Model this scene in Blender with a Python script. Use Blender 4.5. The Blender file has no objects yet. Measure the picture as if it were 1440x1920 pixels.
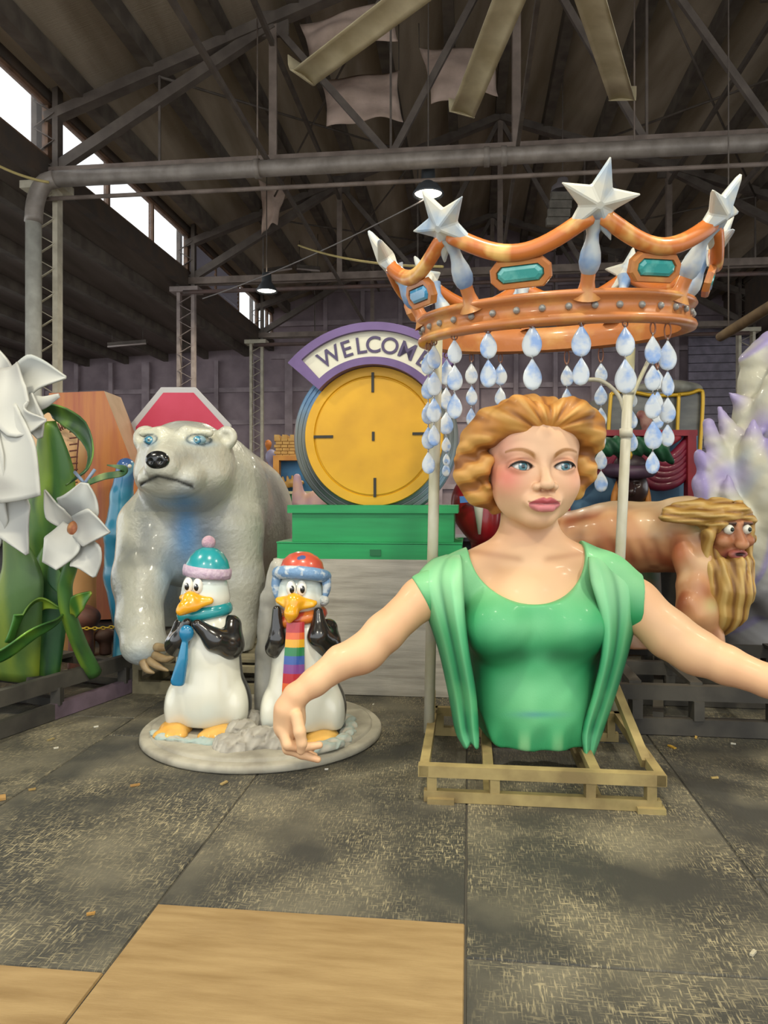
import bpy, bmesh, math, random
import numpy as np
from mathutils import Vector, Matrix

random.seed(7)
SC = bpy.context.scene
COL = SC.collection
F, CX, CY, EYE = 1400.0, 720.0, 936.0, 1.6      # focal length in pixels, principal point, eye height

# ------------------------------------------------------------------ camera
cam_d = bpy.data.cameras.new('camera')
cam_d.sensor_fit = 'VERTICAL'; cam_d.sensor_height = 36.0
cam_d.lens = F / 1920 * 36.0
cam_d.shift_y = -24 / 1920
cam_d.clip_end = 200
cam = bpy.data.objects.new('camera', cam_d); COL.objects.link(cam)
cam.location = (0, 0, EYE); cam.rotation_euler = (math.pi / 2, 0, 0)
SC.camera = cam

# ------------------------------------------------------------------ world, exposure
world = bpy.data.worlds.new('daylight'); SC.world = world; world.use_nodes = True
wn = world.node_tree.nodes; wl = world.node_tree.links
wn['Background'].inputs['Color'].default_value = (0.93, 0.97, 1.0, 1)
wn['Background'].inputs['Strength'].default_value = 2.15
SC.view_settings.view_transform = 'Standard'
SC.view_settings.look = 'None'
SC.view_settings.gamma = 1.0
SC.view_settings.use_curve_mapping = False
SC.view_settings.exposure = -0.14
SC.cycles.max_bounces = 6
SC.cycles.diffuse_bounces = 3
SC.cycles.glossy_bounces = 2
SC.cycles.transmission_bounces = 4
SC.cycles.transparent_max_bounces = 6
LAMP_W = 170.0

# ------------------------------------------------------------------ helpers
def P(px, py, Y):
    return np.array([(px - CX) * Y / F, Y, EYE - (py - CY) * Y / F])

BA = math.radians(6.53); BC, BS = math.cos(BA), math.sin(BA)
def W(x, y, z=0.0):                                  # hall axes to world
    return np.array([x * BC + y * BS, -x * BS + y * BC, z])

def lin(h):
    if not isinstance(h, str): return tuple(h)
    h = h.lstrip('#')
    c = [int(h[i:i + 2], 16) / 255 for i in (0, 2, 4)]
    return tuple(x / 12.92 if x <= .04045 else ((x + .055) / 1.055) ** 2.4 for x in c)

MATS = {}
def mat(name, col='#808080', rough=.6, col2=None, nscale=4, stretch=(1, 1, 1), detail=4, lo=.35, hi=.65, bump=0, bscale=30,
        bstretch=None, metal=0, coat=0, attr=False, emit=None, estr=1, spec=.5, rnd=0, trans=0, alpha=1, dirt=0, dscale=3, dcol='#3a3226'):
    if name in MATS: return MATS[name]
    m = bpy.data.materials.new(name); m.use_nodes = True; MATS[name] = m
    nt = m.node_tree; N = nt.nodes; L = nt.links
    b = N['Principled BSDF']
    b.inputs['Roughness'].default_value = rough
    b.inputs['Metallic'].default_value = metal
    b.inputs['Coat Weight'].default_value = coat
    b.inputs['Coat Roughness'].default_value = .12
    b.inputs['Specular IOR Level'].default_value = spec
    b.inputs['Transmission Weight'].default_value = trans
    b.inputs['Alpha'].default_value = alpha
    tc = N.new('ShaderNodeTexCoord')
    vec = tc.outputs['Object']
    if rnd:
        oi = N.new('ShaderNodeObjectInfo'); ad = N.new('ShaderNodeVectorMath'); ad.operation = 'ADD'
        mu = N.new('ShaderNodeVectorMath'); mu.operation = 'SCALE'; mu.inputs['Scale'].default_value = 50
        cb = N.new('ShaderNodeCombineXYZ')
        for i in range(3): L.new(oi.outputs['Random'], cb.inputs[i])
        L.new(cb.outputs[0], mu.inputs[0]); L.new(vec, ad.inputs[0]); L.new(mu.outputs[0], ad.inputs[1]); vec = ad.outputs[0]
    def noise(scale, st, det):
        mp = N.new('ShaderNodeMapping'); mp.inputs['Scale'].default_value = st
        L.new(vec, mp.inputs['Vector'])
        n = N.new('ShaderNodeTexNoise'); n.inputs['Scale'].default_value = scale; n.inputs['Detail'].default_value = det
        L.new(mp.outputs[0], n.inputs['Vector'])
        return n.outputs['Fac']
    out = None
    if attr:
        a = N.new('ShaderNodeVertexColor'); a.layer_name = 'Col'; out = a.outputs['Color']
    else:
        b.inputs['Base Color'].default_value = (*lin(col), 1)
    def mixin(base, colr, fac, lo, hi):
        r = N.new('ShaderNodeMapRange'); r.inputs[1].default_value = lo; r.inputs[2].default_value = hi
        L.new(fac, r.inputs[0])
        mx = N.new('ShaderNodeMix'); mx.data_type = 'RGBA'
        L.new(r.outputs[0], mx.inputs['Factor'])
        if base is None: mx.inputs['A'].default_value = (*lin(col), 1)
        else: L.new(base, mx.inputs['A'])
        mx.inputs['B'].default_value = (*lin(colr), 1)
        return mx.outputs['Result']
    if col2: out = mixin(out, col2, noise(nscale, stretch, detail), lo, hi)
    if dirt: out = mixin(out, dcol, noise(dscale, (1, 1, 1), 8), .56, .56 + .5 / max(dirt, .01))
    if out is not None: L.new(out, b.inputs['Base Color'])
    if bump:
        bp = N.new('ShaderNodeBump'); bp.inputs['Strength'].default_value = bump; bp.inputs['Distance'].default_value = .02
        L.new(noise(bscale, bstretch or stretch, 4), bp.inputs['Height']); L.new(bp.outputs[0], b.inputs['Normal'])
    if emit:
        b.inputs['Emission Color'].default_value = (*lin(emit), 1); b.inputs['Emission Strength'].default_value = estr
    return m

OFF = {}
def props(o, label=None, cat=None, group=None, kind=None):
    if label: o['label'] = label
    if cat: o['category'] = cat
    if group: o['group'] = group
    if kind: o['kind'] = kind
    return o

def thing(name, loc, label, cat, group=None, kind=None):
    o = bpy.data.objects.new(name, None); COL.objects.link(o)
    o.empty_display_size = .1
    o.location = Vector(loc); OFF[o.name] = np.array(loc, float)
    return props(o, label, cat, group, kind)

def link(name, me, m, parent=None, loc=None, label=None, cat=None, group=None, kind=None):
    o = bpy.data.objects.new(name, me); COL.objects.link(o)
    if m is not None and not me.materials:
        for mm in (m if isinstance(m, (list, tuple)) else [m]): me.materials.append(mm)
    if parent is not None:
        o.parent = parent; OFF[o.name] = OFF[parent.name]
    else:
        OFF[o.name] = np.array(loc if loc is not None else (0, 0, 0), float); o.location = Vector(OFF[o.name])
    return props(o, label, cat, group, kind)

def rotm(ax=(0, 0, 1), ang=0.0):
    return np.array(Matrix.Rotation(ang, 3, Vector(ax)))
def frame(d, up=(0, 0, 1)):
    d = np.asarray(d, float); d = d / (np.linalg.norm(d) + 1e-12)
    u = np.asarray(up, float)
    if abs(d @ u) > .98: u = np.array([1., 0, 0]) if abs(d[0]) < .9 else np.array([0, 1., 0])
    s = np.cross(d, u); s /= np.linalg.norm(s); t = np.cross(s, d)
    return s, t, d

class MB:
    def __init__(self): self.v = []; self.f = []; self.mi = []; self.c = None; self.sm = []
    def add(self, vs, fs, mi=0, smooth=False):
        n = len(self.v); self.v.extend([tuple(map(float, q)) for q in vs])
        for f in fs:
            self.f.append(tuple(i + n for i in f)); self.mi.append(mi); self.sm.append(smooth)
        return self
    def box(self, c, size, R=None, mi=0):
        c = np.asarray(c, float); h = np.asarray(size, float) / 2
        vs = [np.array([sx, sy, sz]) * h for sx in (-1, 1) for sy in (-1, 1) for sz in (-1, 1)]
        if R is not None: vs = [R @ q for q in vs]
        vs = [q + c for q in vs]
        fs = [(0, 1, 3, 2), (4, 6, 7, 5), (0, 4, 5, 1), (2, 3, 7, 6), (0, 2, 6, 4), (1, 5, 7, 3)]
        return self.add(vs, fs, mi)
    def bar(self, a, b, w, h, up=(0, 0, 1), mi=0):
        a = np.asarray(a, float); b = np.asarray(b, float)
        s, t, d = frame(b - a, up)
        vs = [p + s * sx * w / 2 + t * sy * h / 2 for p in (a, b) for sx in (-1, 1) for sy in (-1, 1)]
        fs = [(0, 1, 3, 2), (4, 6, 7, 5), (0, 4, 5, 1), (2, 3, 7, 6), (0, 2, 6, 4), (1, 5, 7, 3)]
        return self.add(vs, fs, mi)
    def tube(self, pts, rad, seg=10, caps=True, flat=1.0, up=(0, 0, 1), mi=0, closed=False):
        pts = np.asarray(pts, float); n = len(pts)
        if np.isscalar(rad): rad = [rad] * n
        vs = []; s0 = None
        for i in range(n):
            if closed: d = pts[(i + 1) % n] - pts[i - 1]
            else: d = pts[min(i + 1, n - 1)] - pts[max(i - 1, 0)]
            if s0 is None: s, t, d = frame(d, up)
            else:
                d = d / (np.linalg.norm(d) + 1e-12); s = s0 - d * (s0 @ d); s /= np.linalg.norm(s) + 1e-12; t = np.cross(s, d)
            s0 = s
            for k in range(seg):
                a = 2 * math.pi * k / seg
                vs.append(pts[i] + s * math.cos(a) * rad[i] + t * math.sin(a) * rad[i] * flat)
        fs = []
        for i in range(n if closed else n - 1):
            j = (i + 1) % n
            for k in range(seg):
                l = (k + 1) % seg
                fs.append((i * seg + k, i * seg + l, j * seg + l, j * seg + k))
        if caps and not closed:
            fs.append(tuple(range(seg))[::-1]); fs.append(tuple((n - 1) * seg + k for k in range(seg)))
        return self.add(vs, fs, mi, True)
    def lathe(self, c, prof, seg=24, R=None, mi=0, arc=2 * math.pi):
        # prof: list of (radius, height); axis z
        c = np.asarray(c, float); vs = []; n = len(prof)
        full = abs(arc - 2 * math.pi) < 1e-6
        ns = seg if full else seg + 1
        for r, z in prof:
            for k in range(ns):
                a = arc * k / seg
                q = np.array([r * math.cos(a), r * math.sin(a), z])
                vs.append((R @ q if R is not None else q) + c)
        fs = []
        for i in range(n - 1):
            for k in range(seg):
                l = (k + 1) % ns
                fs.append((i * ns + k, i * ns + l, (i + 1) * ns + l, (i + 1) * ns + k))
        return self.add(vs, fs, mi, True)
    def ell(self, c, r, seg=16, rings=10, R=None, mi=0):
        c = np.asarray(c, float); r = np.asarray(r, float) * np.ones(3)
        vs = []
        for i in range(rings + 1):
            th = math.pi * i / rings
            for k in range(seg):
                a = 2 * math.pi * k / seg
                q = np.array([math.sin(th) * math.cos(a), math.sin(th) * math.sin(a), math.cos(th)]) * r
                vs.append((R @ q if R is not None else q) + c)
        fs = []
        for i in range(rings):
            for k in range(seg):
                l = (k + 1) % seg
                if i == 0: fs.append((k, (i + 1) * seg + k, (i + 1) * seg + l))
                elif i == rings - 1: fs.append((i * seg + k, (i + 1) * seg + k, i * seg + l))
                else: fs.append((i * seg + k, (i + 1) * seg + k, (i + 1) * seg + l, i * seg + l))
        return self.add(vs, fs, mi, True)
    def prism(self, poly, d, mi=0):                  # polygon of 3-d points extruded by d
        poly = [np.asarray(q, float) for q in poly]; n = len(poly); d = np.asarray(d, float)
        vs = poly + [q + d for q in poly]
        fs = [tuple(range(n))[::-1], tuple(range(n, 2 * n))] + [(i, (i + 1) % n, n + (i + 1) % n, n + i) for i in range(n)]
        return self.add(vs, fs, mi)
    def grid(self, rows, mi=0, thick=0.0, thdir=None):          # rows of 3-d points; a sheet, with thickness along its own normals
        A = np.asarray(rows, float); nu, nv = A.shape[:2]
        q = lambda i, j, o=0: o + i * nv + j
        if not thick:
            return self.add(A.reshape(-1, 3), [(q(i, j), q(i, j + 1), q(i + 1, j + 1), q(i + 1, j)) for i in range(nu - 1) for j in range(nv - 1)], mi, True)
        du = np.gradient(A, axis=0); dv = np.gradient(A, axis=1); nn = np.cross(du, dv)
        nn /= np.linalg.norm(nn, axis=2, keepdims=True) + 1e-9
        if thdir is not None: nn = np.broadcast_to(np.asarray(thdir, float), A.shape)
        B = A + nn * thick; o = nu * nv
        fs = []
        for i in range(nu - 1):
            for j in range(nv - 1):
                fs.append((q(i, j), q(i + 1, j), q(i + 1, j + 1), q(i, j + 1)))
                fs.append((q(i, j, o), q(i, j + 1, o), q(i + 1, j + 1, o), q(i + 1, j, o)))
        for i in range(nu - 1):
            fs.append((q(i, 0), q(i, 0, o), q(i + 1, 0, o), q(i + 1, 0))); fs.append((q(i, nv - 1), q(i + 1, nv - 1), q(i + 1, nv - 1, o), q(i, nv - 1, o)))
        for j in range(nv - 1):
            fs.append((q(0, j), q(0, j + 1), q(0, j + 1, o), q(0, j, o))); fs.append((q(nu - 1, j), q(nu - 1, j, o), q(nu - 1, j + 1, o), q(nu - 1, j + 1)))
        return self.add(np.concatenate([A.reshape(-1, 3), B.reshape(-1, 3)]), fs, mi, True)
    def mesh(self, name, off=(0, 0, 0), paint=None):
        me = bpy.data.meshes.new(name)
        V = np.asarray(self.v, float)
        me.from_pydata((V - np.asarray(off)).tolist(), [], self.f)
        me.polygons.foreach_set('material_index', self.mi); me.polygons.foreach_set('use_smooth', self.sm)
        bm = bmesh.new(); bm.from_mesh(me); bmesh.ops.recalc_face_normals(bm, faces=bm.faces); bm.to_mesh(me); bm.free()
        if paint: colour(me, V, paint)
        me.update(); return me
    def build(self, name, m, parent=None, loc=None, paint=None, **kw):
        if parent is None and loc is None:
            V = np.asarray(self.v); loc = (V[:, 0].mean(), V[:, 1].mean(), V[:, 2].min())
        off = OFF[parent.name] if parent is not None else np.asarray(loc, float)
        return link(name, self.mesh(name, off, paint), m, parent, loc, **kw)

def colour(me, V, paint):
    n = len(me.vertices); nor = np.empty(n * 3); me.vertices.foreach_get('normal', nor)
    c = np.clip(np.asarray(paint(np.asarray(V, float), nor.reshape(-1, 3)), float), 0, 1)
    a = me.color_attributes.new('Col', 'FLOAT_COLOR', 'POINT')
    a.data.foreach_set('color', np.concatenate([c, np.ones((n, 1))], 1).astype(np.float32).ravel())

# ------------------------------------------------------------------ sculpted (implicit) surfaces
def smin(a, b, k):
    if k <= 0: return np.minimum(a, b)
    h = np.clip(.5 + .5 * (b - a) / k, 0, 1)
    return b + (a - b) * h - k * h * (1 - h)
def smax(a, b, k): return -smin(-a, -b, k)
def ell(c, r, R=None):
    c = np.asarray(c, float); r = np.asarray(r, float) * np.ones(3)
    def f(p):
        q = p - c
        if R is not None: q = q @ np.asarray(R)
        k0 = np.sqrt(((q / r) ** 2).sum(1)); k1 = np.sqrt(((q / r ** 2) ** 2).sum(1)) + 1e-9
        return np.where(k0 < .02, -r.min(), k0 * (k0 - 1) / k1)
    return f
def cap(a, b, ra, rb):
    a = np.asarray(a, float); b = np.asarray(b, float); ba = b - a; L2 = ba @ ba + 1e-12
    def f(p):
        pa = p - a; h = np.clip(pa @ ba / L2, 0, 1)
        q = pa - h[:, None] * ba
        return np.sqrt((q * q).sum(1)) - (ra + (rb - ra) * h)
    return f
def chain(pts, rad, k=0.0):
    fs = [cap(pts[i], pts[i + 1], rad[i], rad[i + 1]) for i in range(len(pts) - 1)]
    def f(p):
        d = fs[0](p)
        for g in fs[1:]: d = smin(d, g(p), k)
        return d
    return f
def boxf(c, r, rd=0.0, R=None):
    c = np.asarray(c, float); r = np.asarray(r, float)
    def f(p):
        q = p - c
        if R is not None: q = q @ np.asarray(R)
        q = np.abs(q) - (r - rd)
        return np.sqrt((np.maximum(q, 0) ** 2).sum(1)) + np.minimum(q.max(1), 0) - rd
    return f
def near(f, c, r, mg=.12):                            # evaluate f only inside a sphere; farther out a bound is enough
    c = np.asarray(c, float)
    def h(p):
        d = np.sqrt(((p - c) ** 2).sum(1)) - r
        out = d + mg; m = d < 0
        if m.any(): out[m] = f(p[m])
        return out
    return h
class Sdf:
    def __init__(self): self.ops = []
    def add(self, f, k=0.0): self.ops.append((0, f, k)); return self
    def sub(self, f, k=0.0): self.ops.append((1, f, k)); return self
    def cut(self, f, k=0.0): self.ops.append((2, f, k)); return self
    def disp(self, f): self.ops.append((3, f, 0)); return self
    def __call__(self, p):
        d = None
        for o, f, k in self.ops:
            g = f(p)
            if d is None: d = g
            elif o == 0: d = smin(d, g, k)
            elif o == 1: d = smax(d, -g, k)
            elif o == 2: d = smax(d, g, k)
            else: d = d + g
        return d

def surf(f, lo, hi, h):
    lo = np.asarray(lo, float); hi = np.asarray(hi, float)
    nc = np.maximum(np.ceil((hi - lo) / (4 * h)).astype(int), 1)
    nf = nc * 4 + 1
    ax = [lo[i] + 4 * h * np.arange(nc[i] + 1) for i in range(3)]
    G = np.stack(np.meshgrid(*ax, indexing='ij'), -1).reshape(-1, 3)
    C = f(G).reshape(nc + 1)
    Fv = np.repeat(np.repeat(np.repeat(C, 4, 0), 4, 1), 4, 2)[:nf[0], :nf[1], :nf[2]].astype(np.float32)
    A = np.abs(C); m = None
    for i in (0, 1):
        for j in (0, 1):
            for k in (0, 1):
                s = A[i:nc[0] + i, j:nc[1] + j, k:nc[2] + k]; m = s if m is None else np.minimum(m, s)
    act = m < 6.8 * h
    mask = np.zeros(nf, bool)
    up = np.repeat(np.repeat(np.repeat(act, 4, 0), 4, 1), 4, 2)
    for i in (0, 1):
        for j in (0, 1):
            for k in (0, 1): mask[i:nf[0] - 1 + i, j:nf[1] - 1 + j, k:nf[2] - 1 + k] |= up
    idx = np.argwhere(mask)
    vals = np.empty(len(idx), np.float32)
    for s in range(0, len(idx), 400000): vals[s:s + 400000] = f(lo + h * idx[s:s + 400000])
    Fv[mask] = vals
    ins = Fv < 0
    n = nf - 1
    cnt = np.zeros(n, np.int8)
    for i in (0, 1):
        for j in (0, 1):
            for k in (0, 1): cnt += ins[i:n[0] + i, j:n[1] + j, k:n[2] + k]
    cells = np.argwhere((cnt > 0) & (cnt < 8))
    vid = -np.ones(n, int); vid[tuple(cells.T)] = np.arange(len(cells))
    corner = [np.array([i, j, k]) for i in (0, 1) for j in (0, 1) for k in (0, 1)]
    cv = [Fv[tuple((cells + c).T)] for c in corner]
    acc = np.zeros((len(cells), 3)); w = np.zeros(len(cells))
    for a in range(8):
        for b in range(a + 1, 8):
            if np.abs(corner[a] - corner[b]).sum() != 1: continue
            s = (cv[a] < 0) != (cv[b] < 0)
            t = np.where(s, cv[a] / np.where(s, cv[a] - cv[b], 1), 0)
            acc += np.where(s[:, None], corner[a] + t[:, None] * (corner[b] - corner[a]), 0); w += s
    V = lo + h * (cells + acc / w[:, None])
    quads = []
    for axn in range(3):
        o1, o2 = [np.eye(3, dtype=int)[i] for i in range(3) if i != axn]
        e = np.eye(3, dtype=int)[axn]
        a = ins[:nf[0] - e[0], :nf[1] - e[1], :nf[2] - e[2]]; b = ins[e[0]:, e[1]:, e[2]:]
        E = np.argwhere(a != b)
        ok = np.all(E[:, [i for i in range(3) if i != axn]] > 0, 1) & np.all(E < n, 1)
        E = E[ok]; fl = a[tuple(E.T)]
        q = np.stack([vid[tuple((E - o1 - o2).T)], vid[tuple((E - o2).T)], vid[tuple(E.T)], vid[tuple((E - o1).T)]], 1)
        if axn == 1: fl = ~fl
        q = np.where(fl[:, None], q, q[:, ::-1])
        quads.append(q[(q >= 0).all(1)])
    return V, np.concatenate(quads)

def sculpt(name, f, lo, hi, h, m, parent=None, loc=None, paint=None, **kw):
    V, Q = surf(f, lo, hi, h)
    if parent is None and loc is None: loc = (V[:, 0].mean(), V[:, 1].mean(), V[:, 2].min())
    off = OFF[parent.name] if parent is not None else np.asarray(loc, float)
    me = bpy.data.meshes.new(name)
    me.vertices.add(len(V)); me.vertices.foreach_set('co', (V - off).astype(np.float32).ravel())
    me.loops.add(Q.size); me.loops.foreach_set('vertex_index', Q.ravel().astype(np.int32))
    me.polygons.add(len(Q)); me.polygons.foreach_set('loop_start', np.arange(0, Q.size, 4, dtype=np.int32))
    me.polygons.foreach_set('use_smooth', np.ones(len(Q), bool))
    me.update(calc_edges=True)
    if paint: colour(me, V, paint)
    return link(name, me, m, parent, loc, **kw)

def ss(x, a, b):
    t = np.clip((x - a) / (b - a), 0, 1); return t * t * (3 - 2 * t)
def blend(c, col, w):
    return c + (np.asarray(lin(col)) - c) * np.clip(w, 0, 1)[:, None]
def base(p, col): return np.tile(np.asarray(lin(col), float), (len(p), 1))
def pix(p): return CX + F * p[:, 0] / p[:, 1], CY - F * (p[:, 2] - EYE) / p[:, 1]
def wob(p, s, seed=0):
    r = np.random.RandomState(seed); o = 0
    for i in range(5):
        k = r.normal(size=3) * s * (1 + .5 * i); o = o + np.sin(p @ k + r.rand() * 6.28) / (1 + .4 * i)
    return o / 3
def clone(o, parent=None, name=None):
    c = o.copy(); COL.objects.link(c)
    if parent is not None: c.parent = parent
    OFF[c.name] = OFF.get(o.name, np.zeros(3))
    for ch in o.children: clone(ch, c)
    return c
def bez(pts, n=16):                                   # smooth curve through points (Catmull-Rom)
    pts = np.asarray(pts, float); m = len(pts); out = []
    ext = np.vstack([2 * pts[0] - pts[1], pts, 2 * pts[-1] - pts[-2]])
    for s in np.linspace(0, m - 1, n):
        i = min(int(s), m - 2); t = s - i
        p0, p1, p2, p3 = ext[i:i + 4]
        out.append(.5 * (2 * p1 + (p2 - p0) * t + (2 * p0 - 5 * p1 + 4 * p2 - p3) * t * t + (3 * p1 - p0 - 3 * p2 + p3) * t ** 3))
    return np.array(out)

# ------------------------------------------------------------------ floor
M_PAINTED = mat('worn_black_plywood', '#3a3934', .62, '#77715f', 1.9, (1, 1, 1), 9, .44, .80, bump=.25, bscale=60, bstretch=(1, .15, 1), rnd=1)
def wear(m):
    nt = m.node_tree; N = nt.nodes; L = nt.links; b = N['Principled BSDF']
    src = b.inputs['Base Color'].links[0].from_socket
    tc = N.new('ShaderNodeTexCoord'); oi = N.new('ShaderNodeObjectInfo')
    ad = N.new('ShaderNodeVectorMath'); mu = N.new('ShaderNodeVectorMath'); mu.operation = 'SCALE'; mu.inputs['Scale'].default_value = 37
    cb = N.new('ShaderNodeCombineXYZ')
    for i in range(3): L.new(oi.outputs['Random'], cb.inputs[i])
    L.new(cb.outputs[0], mu.inputs[0]); L.new(tc.outputs['Object'], ad.inputs[0]); L.new(mu.outputs[0], ad.inputs[1])
    def streak(st, sc, lo, hi):
        mp = N.new('ShaderNodeMapping'); mp.inputs['Scale'].default_value = st; L.new(ad.outputs[0], mp.inputs[0])
        n = N.new('ShaderNodeTexNoise'); n.inputs['Scale'].default_value = sc; n.inputs['Detail'].default_value = 5; L.new(mp.outputs[0], n.inputs['Vector'])
        r = N.new('ShaderNodeMapRange'); r.inputs[1].default_value = lo; r.inputs[2].default_value = hi; L.new(n.outputs['Fac'], r.inputs[0])
        return r.outputs[0]
    a = streak((20, 2.4, 1), 9, .54, .66); c = streak((2.4, 20, 1), 9, .56, .68); g = streak((1, 1, 1), 2.6, .36, .66)
    mx = N.new('ShaderNodeMath'); mx.operation = 'MAXIMUM'; L.new(a, mx.inputs[0]); L.new(c, mx.inputs[1])
    ml = N.new('ShaderNodeMath'); ml.operation = 'MULTIPLY'; L.new(mx.outputs[0], ml.inputs[0]); L.new(g, ml.inputs[1])
    mm = N.new('ShaderNodeMath'); mm.operation = 'MULTIPLY'; L.new(ml.outputs[0], mm.inputs[0]); mm.inputs[1].default_value = .85
    mi = N.new('ShaderNodeMix'); mi.data_type = 'RGBA'; L.new(mm.outputs[0], mi.inputs['Factor']); L.new(src, mi.inputs['A'])
    mi.inputs['B'].default_value = (*lin('#b3a682'), 1); L.new(mi.outputs['Result'], b.inputs['Base Color'])
wear(M_PAINTED)
M_BARE = mat('bare_plywood', '#9d8358', .7, '#7d6239', 3.5, (.8, 5, 1), 8, .35, .8, bump=.12, bscale=40, rnd=1, dirt=.5, dscale=5, dcol='#7a6242')

fl = MB().box(W(0, 16, -.106), (46, 46, .2), rotm((0, 0, 1), -BA)).build('floor', mat('dark_subfloor', '#4a463e', .8, '#3a3732', 1.5, detail=6), loc=(0, 0, 0), kind='structure', label='worn black painted plywood floor of the warehouse')
RZ = rotm((0, 0, 1), -BA)
sheet = MB()
w2, l2, b2 = 1.204 / 2, 2.412 / 2, .004
sheet.add([(-w2, -l2, -.008), (w2, -l2, -.008), (w2, l2, -.008), (-w2, l2, -.008), (-w2 + b2, -l2 + b2, 0), (w2 - b2, -l2 + b2, 0), (w2 - b2, l2 - b2, 0), (-w2 + b2, l2 - b2, 0)],
          [(0, 3, 2, 1), (4, 5, 6, 7), (0, 1, 5, 4), (1, 2, 6, 5), (2, 3, 7, 6), (3, 0, 4, 7)])
sm_dark = sheet.mesh('plywood_sheet'); sm_dark.materials.append(M_PAINTED)
sm_bare = sm_dark.copy(); sm_bare.materials.clear(); sm_bare.materials.append(M_BARE)
for ci in range(-5, 6):
    xb = -.62 + ci * 1.21
    top = {0: 2.83, -1: 2.40, 1: 2.62, 2: 3.3}.get(ci, 2.2 + (ci * 37 % 11) * .2)
    for r in range(-1, 4):
        yb = top - 1.21 + r * 2.42
        bare = r == 0 and ci in (0, -1)
        o = bpy.data.objects.new('plywood_sheet', sm_bare if bare else sm_dark); COL.objects.link(o); o.parent = fl
        o.location = Vector(W(xb, yb, .0 if not bare else .004)); o.rotation_euler = (0, 0, -BA)
        if bare: o['label'] = 'unpainted tan plywood sheet'
        OFF[o.name] = np.zeros(3)

# ------------------------------------------------------------------ hall shell
XL, XR, XM = -6.8, 8.2, .7           # column rows and ridge
ZE, ZRIDGE = 8.15, 10.8              # eaves and ridge of the nave
Y0, YB = -5.0, 25.2
M_DECK = mat('roof_decking', '#b8a893', .85, '#94846e', 3, (1, .12, 1), 6, .3, .7, bump=.4, bscale=8, bstretch=(.05, 14, 1))
M_PURLIN = mat('roof_timber', '#71675b', .8, '#594f46', 3)
M_STEEL = mat('dusty_steel', '#8d7d71', .65, '#736459', 4)
M_STEELD = mat('dark_steel', '#6f645a', .65, '#5a5048', 4)
M_WALL = mat('insulated_wall', '#a8969a', .9, '#8d7d82', 1.6, detail=6, bump=.3, bscale=6)
M_GIRT = mat('wall_girt', '#b3a2a6', .85, '#958689', 2)

def hallx(x, y): return x * BC - y * BS
def zroof(x): return ZRIDGE - (ZRIDGE - ZE) * abs(x - XM) / (XR - XM)
ceil = MB()
for x0, x1 in ((XL - .1, XM), (XM, XR + .1)):
    ceil.prism([W(x0, Y0, zroof(x0)), W(x1, Y0, zroof(x1)), W(x1, YB, zroof(x1)), W(x0, YB, zroof(x0))], (0, 0, .12))
ceil = ceil.build('ceiling', M_DECK, loc=(0, 0, 0), kind='structure', label='high gabled board roof over the middle hall')
for side in (-1, 1):
    for i in range(1, 7):
        x = XM + side * (i * 7.5 / 6.4 - .1)
        MB().bar(W(x, Y0, zroof(x) - .17), W(x, YB, zroof(x) - .17), .2, .32).build('purlin', M_PURLIN, ceil)
MB().bar(W(XM, Y0, ZRIDGE - .2), W(XM, YB, ZRIDGE - .2), .2, .34).build('purlin', M_PURLIN, ceil)
for side, xa, xo, zo in ((-1, XL, -17.0, 6.45), (1, XR, 18.4, 6.2)):
    za = 6.85
    c2 = MB().prism([W(xa, Y0, za), W(xo, Y0, zo), W(xo, YB, zo), W(xa, YB, za)], (0, 0, .12)).build('ceiling', mat('aisle_decking', '#8f827a', .85, '#756a63', 3, (1, .12, 1)), loc=(0, 0, 0), kind='structure', label='low board roof sloping down over the %s aisle' % ('left' if side < 0 else 'right'))
    for i in range(7):
        t = (i + .6) / 7; x = xa + (xo - xa) * t; z = za + (zo - za) * t
        MB().bar(W(x, Y0, z - .14), W(x, YB, z - .14), .16, .26).build('purlin', M_PURLIN, c2)

# rear wall with posts and girts
wb = MB().box(W(XM, YB + .1, 3.48), (36, .2, 6.96), RZ).prism([W(XL, YB, 6.95), W(XR, YB, 6.95), W(XR, YB, zroof(XR) + .05), W(XM, YB, zroof(XM) + .05), W(XL, YB, zroof(XL) + .05)], W(0, .2)).build('wall_back', M_WALL, loc=(0, 0, 0), kind='structure', label='dark purple grey rear wall with a grid of posts and girts')
for i in range(24):
    x = XL - 9.6 + i * 1.28
    MB().bar(W(x, YB - .1, 0), W(x, YB - .1, 9.6 if XL + 1 < x < XR - 1 else 6.4), .26 if i % 4 == 0 else .14, .2, (0, 1, 0)).build('post', M_GIRT, wb)
for j in range(9):
    z = .9 + j * 1.12
    xa, xo = (XL - 9.8, XR + 9.8) if z < 6.3 else (XL, XR)
    MB().bar(W(xa, YB - .06, z), W(xo, YB - .06, z), .12, .16).build('girt', M_GIRT, wb)
MB().box(W(-17.1, 23.2, 3.2), (.2, 4.2, 6.4), RZ).build('wall_left', M_WALL, loc=(0, 0, 0), kind='structure', label='dark side wall of the left aisle')
MB().box(W(18.5, 23.2, 3.1), (.2, 4.2, 6.2), RZ).build('wall_right', M_WALL, loc=(0, 0, 0), kind='structure', label='dark side wall of the right aisle')
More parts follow.
